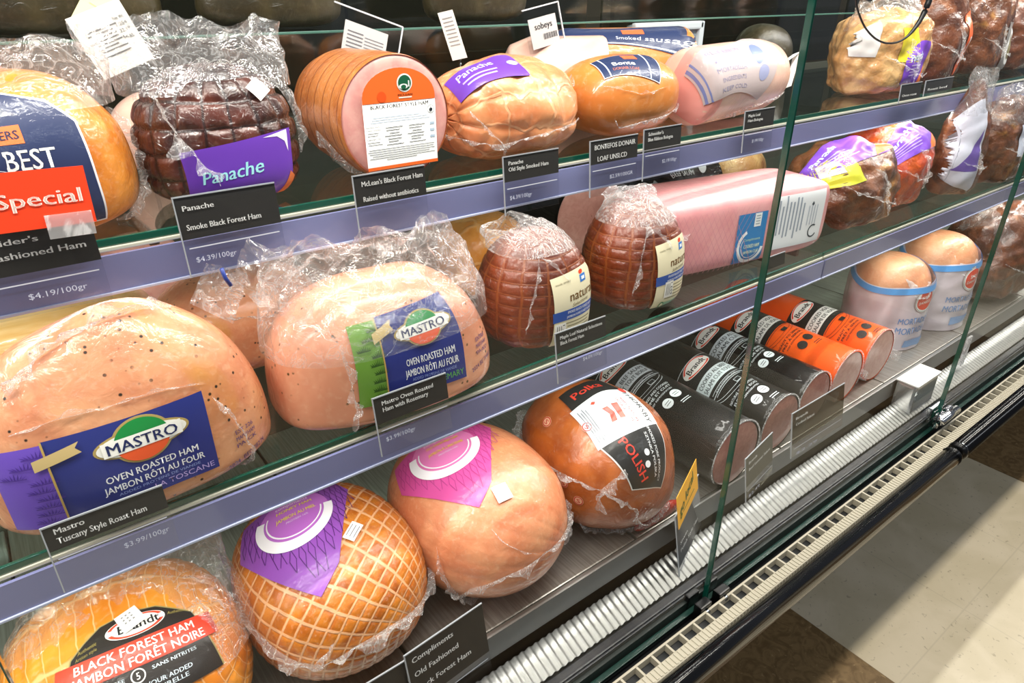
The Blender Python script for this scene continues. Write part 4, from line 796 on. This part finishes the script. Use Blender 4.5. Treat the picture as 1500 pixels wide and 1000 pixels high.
r = prod('pink_cut_salami', 'pink cut meat roll lying behind the farther brown netted ham', 'salami', (.70, .80, ZM))
c0 = np.array([.700, .715, ZM+.062])
lathe(r, 'roll_body', M_SALB, c0, (.15, 1, 0), [(0, .060), (.003, .0615), (.16, .0615), (.165, .055), (.166, .001)])
lathe(r, 'cut_face', M_OFACE, c0-np.array([.0, .001, 0]), (.15, 1, 0), [(0, .0005), (.0005, .04), (.0015, .058), (.004, .0605)])
r = prod('black_printed_roll', 'black printed salami roll behind the square pink ham', 'salami', (.92, .75, ZM))
c0 = np.array([.845, .745, ZM+.060])
q = lathe(r, 'roll_body', M_SALB, c0, (1, .12, 0), [(0, .001), (.002, .03), (.01, .055), (.02, .060), (.15, .060), (.165, .05), (.172, .02), (.173, .001)])
decal(q, [('l', '8e979c', -.055, 0, .028, .05), ('p', 'e4e8ea', rc(-.045, -.018, .030, .012)), ('t', 'c9ced2', 'BEEF SALAMI', .0, .008, .05, .007, .02), ('t', 'c9ced2', 'SALAMI DE BOEUF', .004, -.006, .06, .006, .02), ('p', 'd2d7da', ell(.045, .012, .007, .007)), ('p', 'd2d7da', ell(.060, -.006, .007, .007))], px=(1005, 262), N=(-.1, -.5, 1), R=.062, up=(0, 1, .3))
r = prod('tan_cut_ham', 'pale tan cut ham half with brown rind behind the square pink ham', 'ham', (1.10, .80, ZM))
c0 = np.array([1.06, .735, ZM+.050])
lathe(r, 'rind', M_MCL, c0, (.2, 1, 0), [(0, .075), (.004, .0775), (.10, .076), (.13, .05), (.14, .001)], lump=.02) if 0 else blob(r, 'ham_body', M_TAN, (1.10, .775, ZM), .075, .070, .115, .45, 4, 2.6, 2.4, lump=.015, seed=3)
# ============================== beef bags behind the middle pane
def roast(name, label, pos, a, b, h, mt, seed, art=None, apx=None, aN=None, hm=.38, et=2.2, top=None, lump=.06, rz=0, R=None, up=None, group='bagged roasts behind the middle pane', bamp=.0045):
    r = prod(name, label, 'roast', pos, group)
    q = blob(r, 'roast_body', mt, pos, a, b, h, hm, 3.5, et, 2.4, rz=rz, lump=lump, lk=90, seed=seed, nu=130, nv=90)
    for sh, px, N in (art or []): decal(q, sh, px=px, N=N, R=R or q['R'], up=up)
    if top: bag(r, 'plastic_wrap', pos, top, bamp, seed+40, nu=120, nv=44)
    fin(q, [(-1, -.6, .2), (-.3, -1, -.1), (.4, -1, -.3), (1, -.5, -.3)], .008, seed=seed)
    fin(q, [(-.4, -.9, .6), (-.1, -1, .1), (.2, -1, -.5)], .010, seed=seed+3)
    return r, q
def art_small_panache(w_, h_): return [('p', '7a48c0', [(-w_/2, -h_/2), (w_*.42, -h_/2), (w_/2, -h_*.1), (w_/2, h_*.42), (w_*.1, h_*.5), (-w_/2, h_*.3)]), ('p', 'e9793c', [(w_*.32, -h_*.5), (w_*.5, -h_*.45), (w_*.5, -h_*.1)]), ('t', 'd6f0f6', 'Panache', -w_*.04, h_*.16, w_*.62, h_*.17, .02, 8, .2)]+[('l', 'c4b0e6', -w_*.05, -h_*.05-h_*.08*i, w_*.5, h_*.025) for i in range(4)]
roast('bagged_roast', 'boxy tan roast in clear bag with yellow and purple label on the upper shelf', (1.315, .640, ZT), .105, .065, .130, M_TAN, 61,
      [([('p', 'd8c832', rc(0, 0, .050, .050))], (1332, 66), (.0, -1, .1)), (art_small_panache(.066, .066), (1343, 92), (.05, -1, .05)), ([('l', 'dcd9d6', 0, 0, .03, .045)], (1270, 62), (-.1, -1, .3))], hm=.4, et=4.5, top=[(.10, .098, .058, 0, 0), (.125, .094, .042, 0, 0), (.140, .090, .025, .004, .004), (.152, .088, .012, .006, .006)])
roast('bagged_roast', 'reddish brown roast in clear bag with orange label strip, second on upper shelf', (1.52, .645, ZT), .075, .055, .185, M_BRWN, 63,
      [([('p', 'e2602c', rc(0, 0, .030, .105)), ('l', 'e9e4e0', .002, -.01, .012, .05)], (1422, 70), (.5, -1, .1))], hm=.35, et=2.2, top=[(.15, .058, .042, 0, 0), (.19, .046, .026, 0, 0), (.22, .05, .012, 0, 0)])
roast('bagged_roast', 'dark brown roast in clear bag with grey oval label, third on upper shelf', (1.72, .645, ZT), .085, .055, .19, M_BEEF, 65,
      [([('p', '8a8684', rc(0, 0, .055, .085)), ('p', 'e6e6e4', ell(0, 0, .019, .034)), ('p', '8e8460', ell(0, 0, .011, .024))], (1478, 68), (.2, -1, .1))], hm=.35, et=2.4, top=[(.15, .066, .042, 0, 0), (.19, .054, .026, 0, 0), (.22, .05, .012, 0, 0)])
roast('bagged_roast', 'roast at the far right edge of the upper shelf', (1.93, .65, ZT), .085, .055, .17, M_BRWN, 67)
roast('roast_beef_bag', 'brown roast beef under purple label with yellow patch, right of the square pink ham', (1.185, .590, ZM), .098, .080, .135, M_BEEF, 71,
      [(art_small_panache(.125, .062), (1225, 222), (.1, -.75, 1)), ([('p', 'c9c838', rc(0, 0, .046, .030)), ('l', 'f2f2ee', 0, 0, .016, .020)], (1207, 252), (-.1, -1, .6)), ([('p', 'c9c838', rc(0, 0, .03, .024))], (1255, 258), (.3, -1, .5))], hm=.45, et=2.2, R=.10, top=[(.115, .075, .060, 0, 0), (.128, .060, .040, 0, 0), (.138, .045, .02, 0, 0)] if 0 else None)
roast('red_roast_bag', 'orange red spiced roast under purple label, beside the brown roast beef', (1.355, .600, ZM), .085, .075, .150, M_RED, 73,
      [(art_small_panache(.120, .060), (1330, 205), (.1, -.6, 1))], hm=.45, et=2.2, R=.09)
roast('upright_roast_bag', 'tall upright brown roast bag with white and purple panel', (1.530, .545, ZM), .058, .042, .205, M_BRWN, 75,
      [([('p', 'c4c6d4', [(-.030, -.07), (.030, -.07), (.030, .055), (-.018, .06), (-.030, .02)]), ('p', '6a569e', [(-.018, -.045), (.026, -.040), (.026, .02), (.012, -.004)])], (1412, 215), (.1, -1, .25))], hm=.3, et=1.6, R=.09, top=[(.15, .046, .030, 0, 0), (.19, .036, .016, 0, -.008), (.215, .034, .010, 0, -.010), (.23, .03, .008, 0, -.010)])
roast('foil_topped_roast', 'dark brown roast with crinkled silvery bag top, right of the upright bag', (1.715, .545, ZM), .084, .05, .165, M_BEEF, 77, [([('l', 'c9cfe0', 0, 0, .02, .06)], (1496, 205), (.3, -1, .1))], hm=.4, et=2.6, top=[(.12, .080, .046, 0, 0), (.15, .076, .03, 0, -.006), (.18, .06, .016, 0, -.010), (.195, .05, .010, 0, -.012)], bamp=.006)
roast('bagged_roast', 'brown roast at the far right edge of the lower shelf', (1.97, .60, ZM), .09, .06, .16, M_BRWN, 79)
# ============================== deck
r = prod('golden_black_forest_ham', 'golden netted ham with black and red label, nearest on the steel deck', 'ham', (-.02, .575, ZD))
D1 = blob(r, 'ham_body', M_BRA, (-.022, .575, ZD), .106, .105, .155, .42, 3, 2.4, 2.3, axis=(1, -.1, .3), lump=.018, lk=30, seed=81, net=(11, 22, .012), nu=190, nv=150)
W = .150
bl = [('p', '9a8a58', [(-.071, -.05), (.071, -.05), (.060, .014), (.046, .024), (.028, .036), (0, .041), (-.030, .036), (-.046, .024), (-.058, .012)]), ('p', '221d1b', [(-.069, -.05), (.069, -.05), (.0585, .013), (.045, .0225), (.027, .0345), (0, .0395), (-.029, .0345), (-.045, .0225), (-.0565, .011)]),
      ('p', 'f2efe9', ell(.004, .022, .029, .0115)), ('p', 'e2482f', arc(.004, .022, .0235, .0275, 15, 165, 30, .40)), ('p', 'e2482f', arc(.004, .022, .0235, .0275, 195, 345, 30, .40)), ('t', '15181c', 'Brandt', .007, .022, .040, .0095, .04),
      ('p', 'c03a24', rc(.003, -.0055, .148, .024)), ('p', 'e83f24', rc(0, -.0055, .142, .023)), ('t', 'fbf6ee', 'BLACK FOREST HAM', 0, -.0002, .108, .0082, .03), ('t', 'fbf6ee', 'JAMBON FORÊT NOIRE', .002, -.0112, .118, .0082, .03),
      ('t', 'a3924e', 'Authentic', -.042, .017, .018, .0038, .01, 12, .2), ('t', 'a3924e', 'Artisan style', -.043, .011, .020, .0032, .01, 12, .2), ('t', 'a3924e', 'Authentic', .044, .020, .018, .0036, .01, -8, .2),
      ('p', 'd6d4d0', ell(-.004, -.0245, .0062, .0062)), ('p', '221d1b', ell(-.004, -.0245, .005, .005)), ('t', 'e8e6e2', '5', -.004, -.0245, .003, .006, .02), ('t', 'bfcad2', 'GLUTEN FREE', -.032, -.0235, .034, .0032, .015), ('t', 'bfcad2', 'SANS NITRITES', .028, -.0225, .040, .0032, .015),
      ('t', 'bfcad2', 'NATURAL FLAVOUR ADDED', .0, -.0345, .08, .004, .015), ('t', 'bfcad2', 'SAVEUR NATURELLE', .0, -.0405, .07, .004, .015)]
sc_ = lambda sh, k: [('p', s[1], [(x*k, y*k) for x, y in s[2]]) if s[0] == 'p' else (('t', s[1], s[2], *[v*k for v in s[3:7]], *s[7:]) if s[0] == 't' else ('l', s[1], *[v*k for v in s[2:]])) for s in sh]
decal(D1, sc_(bl, .88), px=(200, 948), N=(-.02, -.80, .80), R=.16, up=(0, .3, 1), roll=-3, step=.004)
decal(D1, [('l', 'f2f0ea', 0, 0, .019, .017)]+[('l', '8c8c8a', -.0045+.0035*(k_ % 3), .0045-.0032*(k_//3), .0018, .0014) for k_ in range(9)], px=(191, 909), roll=12, N=(.05, -.75, .9), name='sticker', off=.0035, R=.12)
bag(r, 'plastic_wrap', (-.012, .575, ZD), [(.10, .110, .100, 0, .004), (.132, .096, .082, .004, .018), (.148, .086, .056, .012, .034), (.160, .080, .030, .024, .050), (.172, .074, .008, .036, .060)], .0045, 83)
# honey ham
def art_comp(c1, c2, mesh, lab, yl):
    s = [('p', c1, [(-.062, .036), (.052, .052), (.060, .020), (.012, -.040), (-.006, -.050), (-.060, -.002)])]
    for k_ in range(-9, 12):
        for sg in (1, -1):
            x = k_*.0068; P = []
            for q in range(13):
                y = -.048+q*.0078; P.append((x+sg*.0024*(q % 2), y))
            ok = [p for p in P if -.058 < p[0] < .056 and p[1] < .040+.13*p[0] and p[1] > -.044+abs(p[0]+.0)*.75]
            if len(ok) > 1: s.append(('p', mesh, [(a-.00032, b) for a, b in ok]+[(a+.00032, b) for a, b in ok[::-1]]))
    s += [('p', c2, ell(-.004, .014, .034, .030)), ('p', 'f3f0f4', arc(-.004, .014, .029, .0375, 165, 352, 44, .88)), ('p', 'f3f0f4', arc(-.004, .014, .0255, .0268, 160, 350, 40, .88)),
          ('t', 'f0e2f0', 'compliments', -.004, .030, .034, .0050, .01), ('t', yl, lab[0], -.002, .022, .036, .0040, .015), ('t', yl, lab[1], -.002, .012, .038, .0042, .02), ('t', 'e6d4ea', 'PROTEIN 16%', -.002, .006, .02, .0022)]
    return s
r = prod('honey_netted_ham', 'big amber ham with pale square net and purple label, second on the deck', 'ham', (.186, .565, ZD))
D2 = blob(r, 'ham_body', M_HONEY, (.181, .570, ZD), .101, .116, .157, .46, 2.5, 2.2, 2.2, axis=(.55, -.75, -.25), lump=.012, lk=26, seed=91, net=(30, 26, .008), nu=270, nv=190)
decal(D2, sc_(art_comp('8a4aa8', 'b86ac6', '55246f', ('HONEY HAM', 'JAMBON AU MIEL'), 'f0d94a'), 1.2), px=(442, 766), N=(-.38, -.55, .85), roll=14, R=.115, up=(.1, .7, 1), step=.005)
sticker(D2, (517, 779), .0235, .0125, 8, 3)
fin(D2, [(352, 880), (390, 935), (430, 965), (475, 972), (520, 945), (570, 915), (620, 872), (648, 825)], .013, seed=9, droop=-.1)
fin(D2, [(470, 975), (478, 958), (490, 940)], .010, seed=39)
fin(D2, [(648, 760), (651, 800), (645, 840)], .016, seed=29)
r = prod('pink_smooth_ham', 'big smooth pink ham with magenta label on the deck beside the amber netted ham', 'ham', (.369, .552, ZD))
D3 = blob(r, 'ham_body', M_PINK, (.372, .556, ZD), .102, .122, .171, .46, 2.6, 2.2, 2.2, axis=(.6, -.75, -.2), lump=.014, lk=30, seed=95, net=(26, 0, .004), nu=200, nv=150)
decal(D3, sc_(art_comp('cf4f98', 'de78b4', 'b03c84', ('OLD FASHIONED HAM', 'JAMBON À L’ANCIENNE'), 'f2c93e'), 1.25), px=(664, 666), N=(-.42, -.42, 1), roll=12, R=.125, up=(.1, .8, .8))
decal(D3, [('l', 'f1f0ec', 0, 0, .0185, .0195)]+[('l', 'c4c3c0', -.005+.0035*(k_ % 4), .006-.004*(k_//4), .0022, .0016) for k_ in range(16)], px=(735, 722), roll=10, name='sticker', off=.0024)
fin(D3, [(655, 875), (690, 860), (740, 842), (790, 815), (825, 780), (842, 745)], .008, seed=7, droop=-.1)
fin(D3, [(640, 800), (652, 840), (672, 868), (700, 885)], .014, seed=17)
fin(D3, [(838, 730), (843, 760), (832, 800)], .010, seed=47)
fin(D3, [(720, 775), (745, 800), (790, 812)], .003, seed=27, base=.0004)
# banded polish style ham
r = prod('banded_smoked_ham', 'brown smoked ham in clear bag with white label and black lettered band', 'ham', (.561, .545, ZD))
D4 = blob(r, 'ham_body', M_KIEL, (.566, .545, ZD), .097, .110, .178, .45, 3, 2.2, 2.2, axis=(.5, .3, 1), lump=.028, lk=48, seed=97, nu=170, nv=120)
UPB = (-.55, .6, .6)
band = [('p', 'd9d9d6', [(-.048, -.030), (.050, -.018), (.048, -.110), (-.020, -.100), (-.030, -.075)]), ('p', '191a1c', [(-.046, -.030), (.048, -.018), (.046, -.108), (-.019, -.0985), (-.028, -.075)]), ('p', '191a1c', [(-.046, .036), (.046, .036), (.042, .075), (-.042, .075)]),
        ('p', 'cfd3d8', [(-.050, -.034), (.050, -.026), (.050, .040), (-.050, .040)])]
for k_ in range(4): band.append(('l', '7b8088', -.043+.0035*k_, .003, .0014, .058-.008*(k_ % 2)))
band += [('p', 'd8402c', [(-.014, .016), (-.006, .016), (-.003, .004), (-.006, -.008), (-.014, -.008), (-.010, .004)]), ('p', 'd8402c', [(.000, .017), (.009, .015), (.006, -.009), (-.001, -.007)]),
         ('p', 'c9c9ca', arc(-.004, -.020, .006, .0068, 0, 359, 24)), ('p', 'd8402c', [(-.022, .030), (-.018, .033), (-.014, .030), (-.018, .027)]), ('t', '2a2a2c', 'THORSBY', .036, .004, .056, .009, .03, -90), ('t', 'a8444a', 'CRISPY NATURE', .018, .002, .044, .004, .02, -90), ('t', 'a8444a', 'SAUSAGE HOUSE', .012, .002, .040, .004, .02, -90), ('p', 'd2423a', ell(.040, .036, .006, .006)),
         ('t', 'c8382a', 'POLISH', -.008, -.062, .060, .013, .02, -72), ('t', 'c8382a', 'Polka', -.006, .058, .05, .012, .02, 0), ('t', 'd8dadc', 'SMOKED PORK PRODUCT', .028, -.062, .070, .0042, .02, -88), ('t', 'd8dadc', 'SZYNKA POLSKA', .020, -.062, .056, .0038, .02, -88), ('p', 'd8dadc', ell(.011, -.058, .0042, .0042)), ('p', 'd8dadc', ell(.008, -.072, .0042, .0042))]
decal(D4, band, px=(905, 606), N=(.12, -.40, 1), R=.112, up=UPB, step=.006, roll=-42)
for i, p in enumerate(((802, 618), (860, 626), (776, 683), (826, 706), (848, 732))):
    decal(D4, [('p', 'e2b492', ell(0, 0, .0068, .0068)), ('p', 'c03020', arc(0, 0, .0050, .0063, 0, 359, 22)), ('t', 'c03020', 'S', 0, 0, .0052, .0062, .03)], px=p, R=.11, name='printed_emblem', off=.0016)
fin(D4, [(768, 600), (766, 640), (785, 668), (820, 690), (855, 706), (890, 722), (918, 735)], .016, seed=37, amp=.4)
fin(D4, [(872, 742), (882, 715), (900, 700), (918, 696)], .020, seed=47, amp=.3, droop=.3)
fin(D4, [(918, 732), (930, 750), (936, 772)], .012, seed=67)
fin(D4, [(850, 765), (880, 785), (920, 782), (965, 765), (990, 740)], .010, seed=57)
r = prod('red_wrapped_piece', 'red wrapped piece lying under the banded smoked ham near the yellow card', 'meat piece', (.60, .458, ZD))
blob(r, 'piece_body', meat('deep_red_film', '8e1a12', 'c02a18', None, scale=30, coat=1), (.605, .457, ZD), .045, .008, .020, .4, 4, 2.3, 2.3, lump=.06, seed=5, nu=60, nv=40)
# salami rolls
def salami(label, x, yf, L_, rad, casing, face, art, seed, grp, apy=.115, yaw=0):
    r = prod('salami_roll', label, 'salami', (x, yf+L_/2, ZD), grp)
    ax = np.array([math.sin(R_(yaw)), math.cos(R_(yaw)), 0]); c0 = np.array([x, yf, ZD+rad])
    q = lathe(r, 'casing', casing, c0, ax, [(0, rad-.002), (.002, rad), (L_-.03, rad), (L_-.01, rad*.8), (L_-.002, rad*.4), (L_, .001)], lump=.006, seed=seed)
    lathe(r, 'cut_face', face, c0-ax*.0012, ax, [(0, .0005), (.0004, rad*.6), (.0016, rad-.003), (.005, rad-.0012)])
    decal(q, art, px=None, d=(-.10, 0, 1), N=(-.26, -.05, 1), up=(-.1, 1, 0), R=rad*1.02, name='printed_label') if 0 else None
    # the print is laid on the top of the roll, reading from the left side
    N = np.array([-.42, 0, .91]); U = np.array([-ax[1]*.0, 0, 0])-ax*-1.0
    X = np.cross(U, N); bvh = q['bvh']; Cc = c0+ax*apy
    def place(V, o):
        out = np.zeros((len(V), 3))
        for i, (px_, py_) in enumerate(V):
            a = px_/rad; D = N*math.cos(a)+X*math.sin(a); D /= np.linalg.norm(D); base = Cc+ax*py_
            p, n_, _, _ = bvh.ray_cast(Vector(base+D*rad*2), Vector(-D)); out[i] = (np.array(p) if p is not None else base+D*rad)+D*o
        return out
    fold(flat_shapes(art, .006), place, .0010, r, 'printed_label')
    tube('film_rim', [c0+np.array([math.cos(t)*(rad+.0006), -.0004, math.sin(t)*(rad+.0006)]) for t in np.linspace(-.6, 3.7, 40)], .0011, FIN, r, 6)
    fin(dict(root=r, C=c0+ax*.05, bvh=bvh), [(.75, -.9, -.75), (.9, -.5, -.6), (.98, 0, -.45), (1, .8, -.4)], .008, seed=seed)
    for s_, nm in ((1, 'film_ear'),):
        e0 = c0+np.array([.96*rad, .0, -.30*rad]); sheet(r, nm, [e0+np.array([0, .03, -.01]), e0+np.array([0, .03, .012]), e0+np.array([.010, -.012, .010]), e0+np.array([.012, -.010, -.012])], FIN, 24, 20, .002, 500, seed)
    return r
def art_salami(txt, fg, bg, panel, y0=.0):
    # x runs around the roll, y along it toward the back; lines read around the roll
    s = [('p', fg, rc(-.004, .054, .086, .078)), ('p', bg, rc(-.004, .054, .0835, .0755))]
    o = art_brandt(.062); s += shift(o, -.004, .078)
    s += [('p', panel, rc(-.004, .039, .078, .026)), ('t', '1a1d22', txt[0], -.004, .0445, .068, .0078, .02), ('t', '1a1d22', txt[1], -.004, .0335, .070, .0078, .02),
          ('p', fg, arc(-.004, .018, .040, .0410, 200, 340, 30, .5)), ('p', fg, arc(-.004, .012, .040, .0410, 200, 340, 30, .5)), ('l', fg, -.004, .020, .068, .0009), ('l', fg, -.004, .0125, .064, .0009), ('t', fg, 'FULLY COOKED · CUIT', -.004, .0165, .05, .0034, .015),
          ('p', fg, rc(.008, .003, .012, .008)), ('p', bg, rc(.008, .003, .0105, .0065)), ('t', fg, txt[2], -.006, -.014, .062, .0044, .015), ('t', fg, txt[3], -.006, -.021, .058, .0044, .015), ('t', fg, 'KEEP REFRIGERATED', -.006, -.028, .05, .003, .01),
          ('p', fg, ell(.012, -.042, .0088, .0088)), ('p', fg, ell(-.010, -.046, .0088, .0088)), ('l', bg, .012, -.040, .010, .001), ('l', bg, .012, -.044, .010, .001), ('l', bg, -.010, -.044, .010, .001), ('l', bg, -.010, -.048, .010, .001), ('l', fg, .012, -.060, .018, .0014), ('l', fg, .012, -.064, .018, .0014)]
    return s
sb = art_salami(('ALL BEEF SALAMI', 'CUIT TOUT BOEUF'), 'd3dade', '16181b', 'c4cdd2') if 0 else None
A1 = art_salami(('ALL BEEF SALAMI', 'CUIT TOUT BOEUF', 'SMOKED AND COOKED', 'FUMÉ ET CUIT'), 'cfd6da', '17191c', 'c3ccd1')
A2 = art_salami(('COOKED ALL BEEF', 'SALAMI CUIT TOUT', 'NATURAL WOOD SMOKE', 'FUMÉE DE BOIS'), 'cfd6da', '17191c', 'c3ccd1')
A3 = art_salami(('COOKED ALL', 'SALAMI CUIT', 'NATURAL WOOD SMOKE', 'FUMÉE DE BOIS'), 'cfd6da', '17191c', 'c3ccd1')
A4 = art_salami(('COOKED VEAL', 'SALAMI DE VEAU', 'READY TO SERVE', 'PRÊT À SERVIR'), '2a2422', '1d1c1c', 'd9d6d2')
SG = 'salami rolls on the deck'
salami('cut salami roll in black casing, first of three beside the banded ham', .752, .4420, .36, .0545, M_SALB, M_SALF, A1, 3, SG, .153)
salami('cut salami roll in black casing, middle of the three black ones', .880, .452, .36, .0500, M_SALB, M_SALF, A2, 5, SG, .076)
salami('cut salami roll in black casing, next to the orange rolls', .994, .462, .36, .0480, M_SALB, M_SALF, A3, 7, SG, .132)
salami('cut roll in orange casing, touching the black salami', 1.102, .464, .34, .0500, M_SALO, M_OFACE, A4, 9, SG, .123)
salami('cut roll in orange casing with black label, farther from the black salamis', 1.220, .468, .34, .0520, M_SALO, M_OFACE, A4, 11, SG, .073)
# mortadella in white printed wraps
def mortadella(label, x, y, rad, h_, seed):
    r = prod('mortadella', label, 'mortadella', (x, y, ZD), 'white wrapped mortadellas')
    q = blob(r, 'meat_top', meat('mortadella_meat', 'd08a60', 'dc9f76', None, scale=26, coat=.8, wr=50, wrs=.8) if 'mortadella_meat' not in bpy.data.materials else bpy.data.materials['mortadella_meat'], (x, y, ZD), rad, rad, h_, .5, 6, 3.0, 2.0, lump=.008, seed=seed)
    n, m = 120, 40; A = np.arange(n)*2*np.pi/n; V = []
    wrapm = bpy.data.materials.get('printed_white_wrap') or NTwrap()
    for j in range(m):
        s = j/(m-1); zt = h_*(.84-.085*np.cos(A-3.7)+.02*np.sin(A*3+2)); z = .001+(zt-.001)*s
        rr = rad*1.05-np.clip((z-h_*.66)/(h_*.35), 0, 1)**2*rad*.34
        rr = rr+.0012*nz(np.c_[np.cos(A)*.08, np.sin(A)*.08, np.full(n, s*.15)], 140, seed)
        V.append(np.c_[x+rr*np.cos(A), y+rr*np.sin(A), ZD+z])
    V = np.concatenate(V); wo = link('white_wrap', V, gridfaces(n, m, True), wrapm, r)
    wq = dict(root=r, o=wo, C=np.array([x, y, ZD+h_*.45]), M=np.eye(3), ax=np.array([rad, rad, 1e3]), bvh=BVHTree.FromPolygons([tuple(p) for p in V], gridfaces(n, m, True)), R=rad)
    zt = lambda a: h_*(.84-.085*math.cos(a-3.7)+.02*math.sin(a*3+2))
    st = []
    for s_ in (0, 1):
        for i in range(n):
            a = A[i]; z = zt(a)-.001-(.012 if s_ == 0 else 0); rr = rad*1.05-max(0, min(1, (z-h_*.66)/(h_*.35)))**2*rad*.34+.0022
            st.append((x+rr*math.cos(a), y+rr*math.sin(a), ZD+z))
    link('blue_edge_band', st, gridfaces(n, 2, True), mat('wrap_blue', '4f9be0', .35, coat=.5), r)
    seal = [('p', '7a2a22', ell(0, 0, .0270, .0270)), ('p', 'f0eeee', ell(0, 0, .0262, .0262)), ('p', '4b6b50', arc(0, 0, .0242, .0250, 0, 359)), ('p', 'e0452e', ell(0, 0, .0215, .0215)), ('t', 'f6e9e2', 'SAN', -.001, .0065, .020, .0072, .03), ('t', 'f6e9e2', 'DANIELE', -.001, -.0050, .032, .0068, .03)]
    decal(wq, seal, d=(-.16, -1, .40), R=rad*1.1, name='red_seal', roll=8)
    decal(wq, [('t', '6f93c4', 'MORTADELLA', 0, 0, .090, .0135, .025), ('t', '6f93c4', 'MORTADELLE', 0, -.021, .090, .0135, .025), ('p', '86a9d6', rc(.01, -.046, .060, .012))], d=(-.22, -1, -.16), R=rad*1.05, name='blue_print')
    sheet(r, 'wrap_corner', [(x-rad*.65, y-rad*.60, ZD+h_*.86), (x+.005, y-rad*.95, ZD+h_*.80), (x-.012, y-rad*1.10, ZD+h_*.62), (x-rad*.55, y-rad*.92, ZD+h_*.66)], film('white_film', .75, 40, .4) if 'white_film' not in bpy.data.materials else bpy.data.materials['white_film'], 30, 24, .003, 220, seed)
    return r
def NTwrap():
    t = NT('printed_white_wrap'); t.pbr(t.mix(t.ramp(t.noise(12, 3, .6), .3, .7), 'cbbfc6', 'dcd4da'), .4, 0, .6, .12, cnormal=t.bump(t.noise(38, 3, 1.2), .5, .005)); return t.m
mortadella('upright mortadella in white wrap, the nearer one beside the orange rolls', 1.415, .560, .076, .178, 3)
mortadella('upright mortadella in white wrap, the farther one beside the brown wrapped roast', 1.585, .545, .076, .195, 5)
r, q = roast('wrapped_brown_roast', 'large brown roast in clear film at the far right of the deck', (1.86, .53, ZD), .12, .09, .215, M_BRWN, 85, hm=.4, et=2.8, group=None, top=[(.12, .122, .090, 0, 0), (.18, .112, .07, 0, 0), (.21, .10, .04, 0, 0)])
for i, (x, lb) in enumerate(((1.315, 'dark red roast deep on the deck behind the orange rolls'),)): pass
# clear stand on the deck by the mortadellas, hanging black cable loop
p = atY(1412, 520, .405)
r = thing('clear_stand', 'small clear plastic stand on the deck front before the white wrapped mortadellas', 'stand', (p[0], .405, zz(-.684)))
Box().box(p[0]-.012, p[0]+.012, .398, .412, zz(-.684), zz(-.680)).build('stand_foot', ACRYL, r)
Box().box(p[0]-.010, p[0]+.010, .403, .4075, zz(-.680), zz(-.615), .001).build('stand_blade', film('frosted_clear', .35, 30, .3), r)
pts = [atY(px, py, .47) for px, py in ((1252, -70), (1253, 0), (1257, 18), (1266, 40), (1280, 56), (1296, 64), (1314, 63), (1330, 54), (1346, 34), (1358, 10), (1368, -20), (1376, -70))]
tt = np.linspace(0, len(pts)-1, 60); P_ = np.array(pts); P_ = np.stack([np.interp(tt, np.arange(len(pts)), P_[:, i]) for i in range(3)], 1)
for _ in range(6): P_[1:-1] = (P_[:-2]+2*P_[1:-1]+P_[2:])/4
r = thing('hanging_cable', 'thin black cable hanging in a loop at the top behind the middle pane', 'cable', P_[0])
tube('cable', P_, .0016, mat('black_cable', '101010', .4), r, 10, True, list(np.interp(np.linspace(0, 1, 60), [0, .6, .8, 1], [.7, .8, 2.4, 2.8])))
bpy.context.view_layer.update()
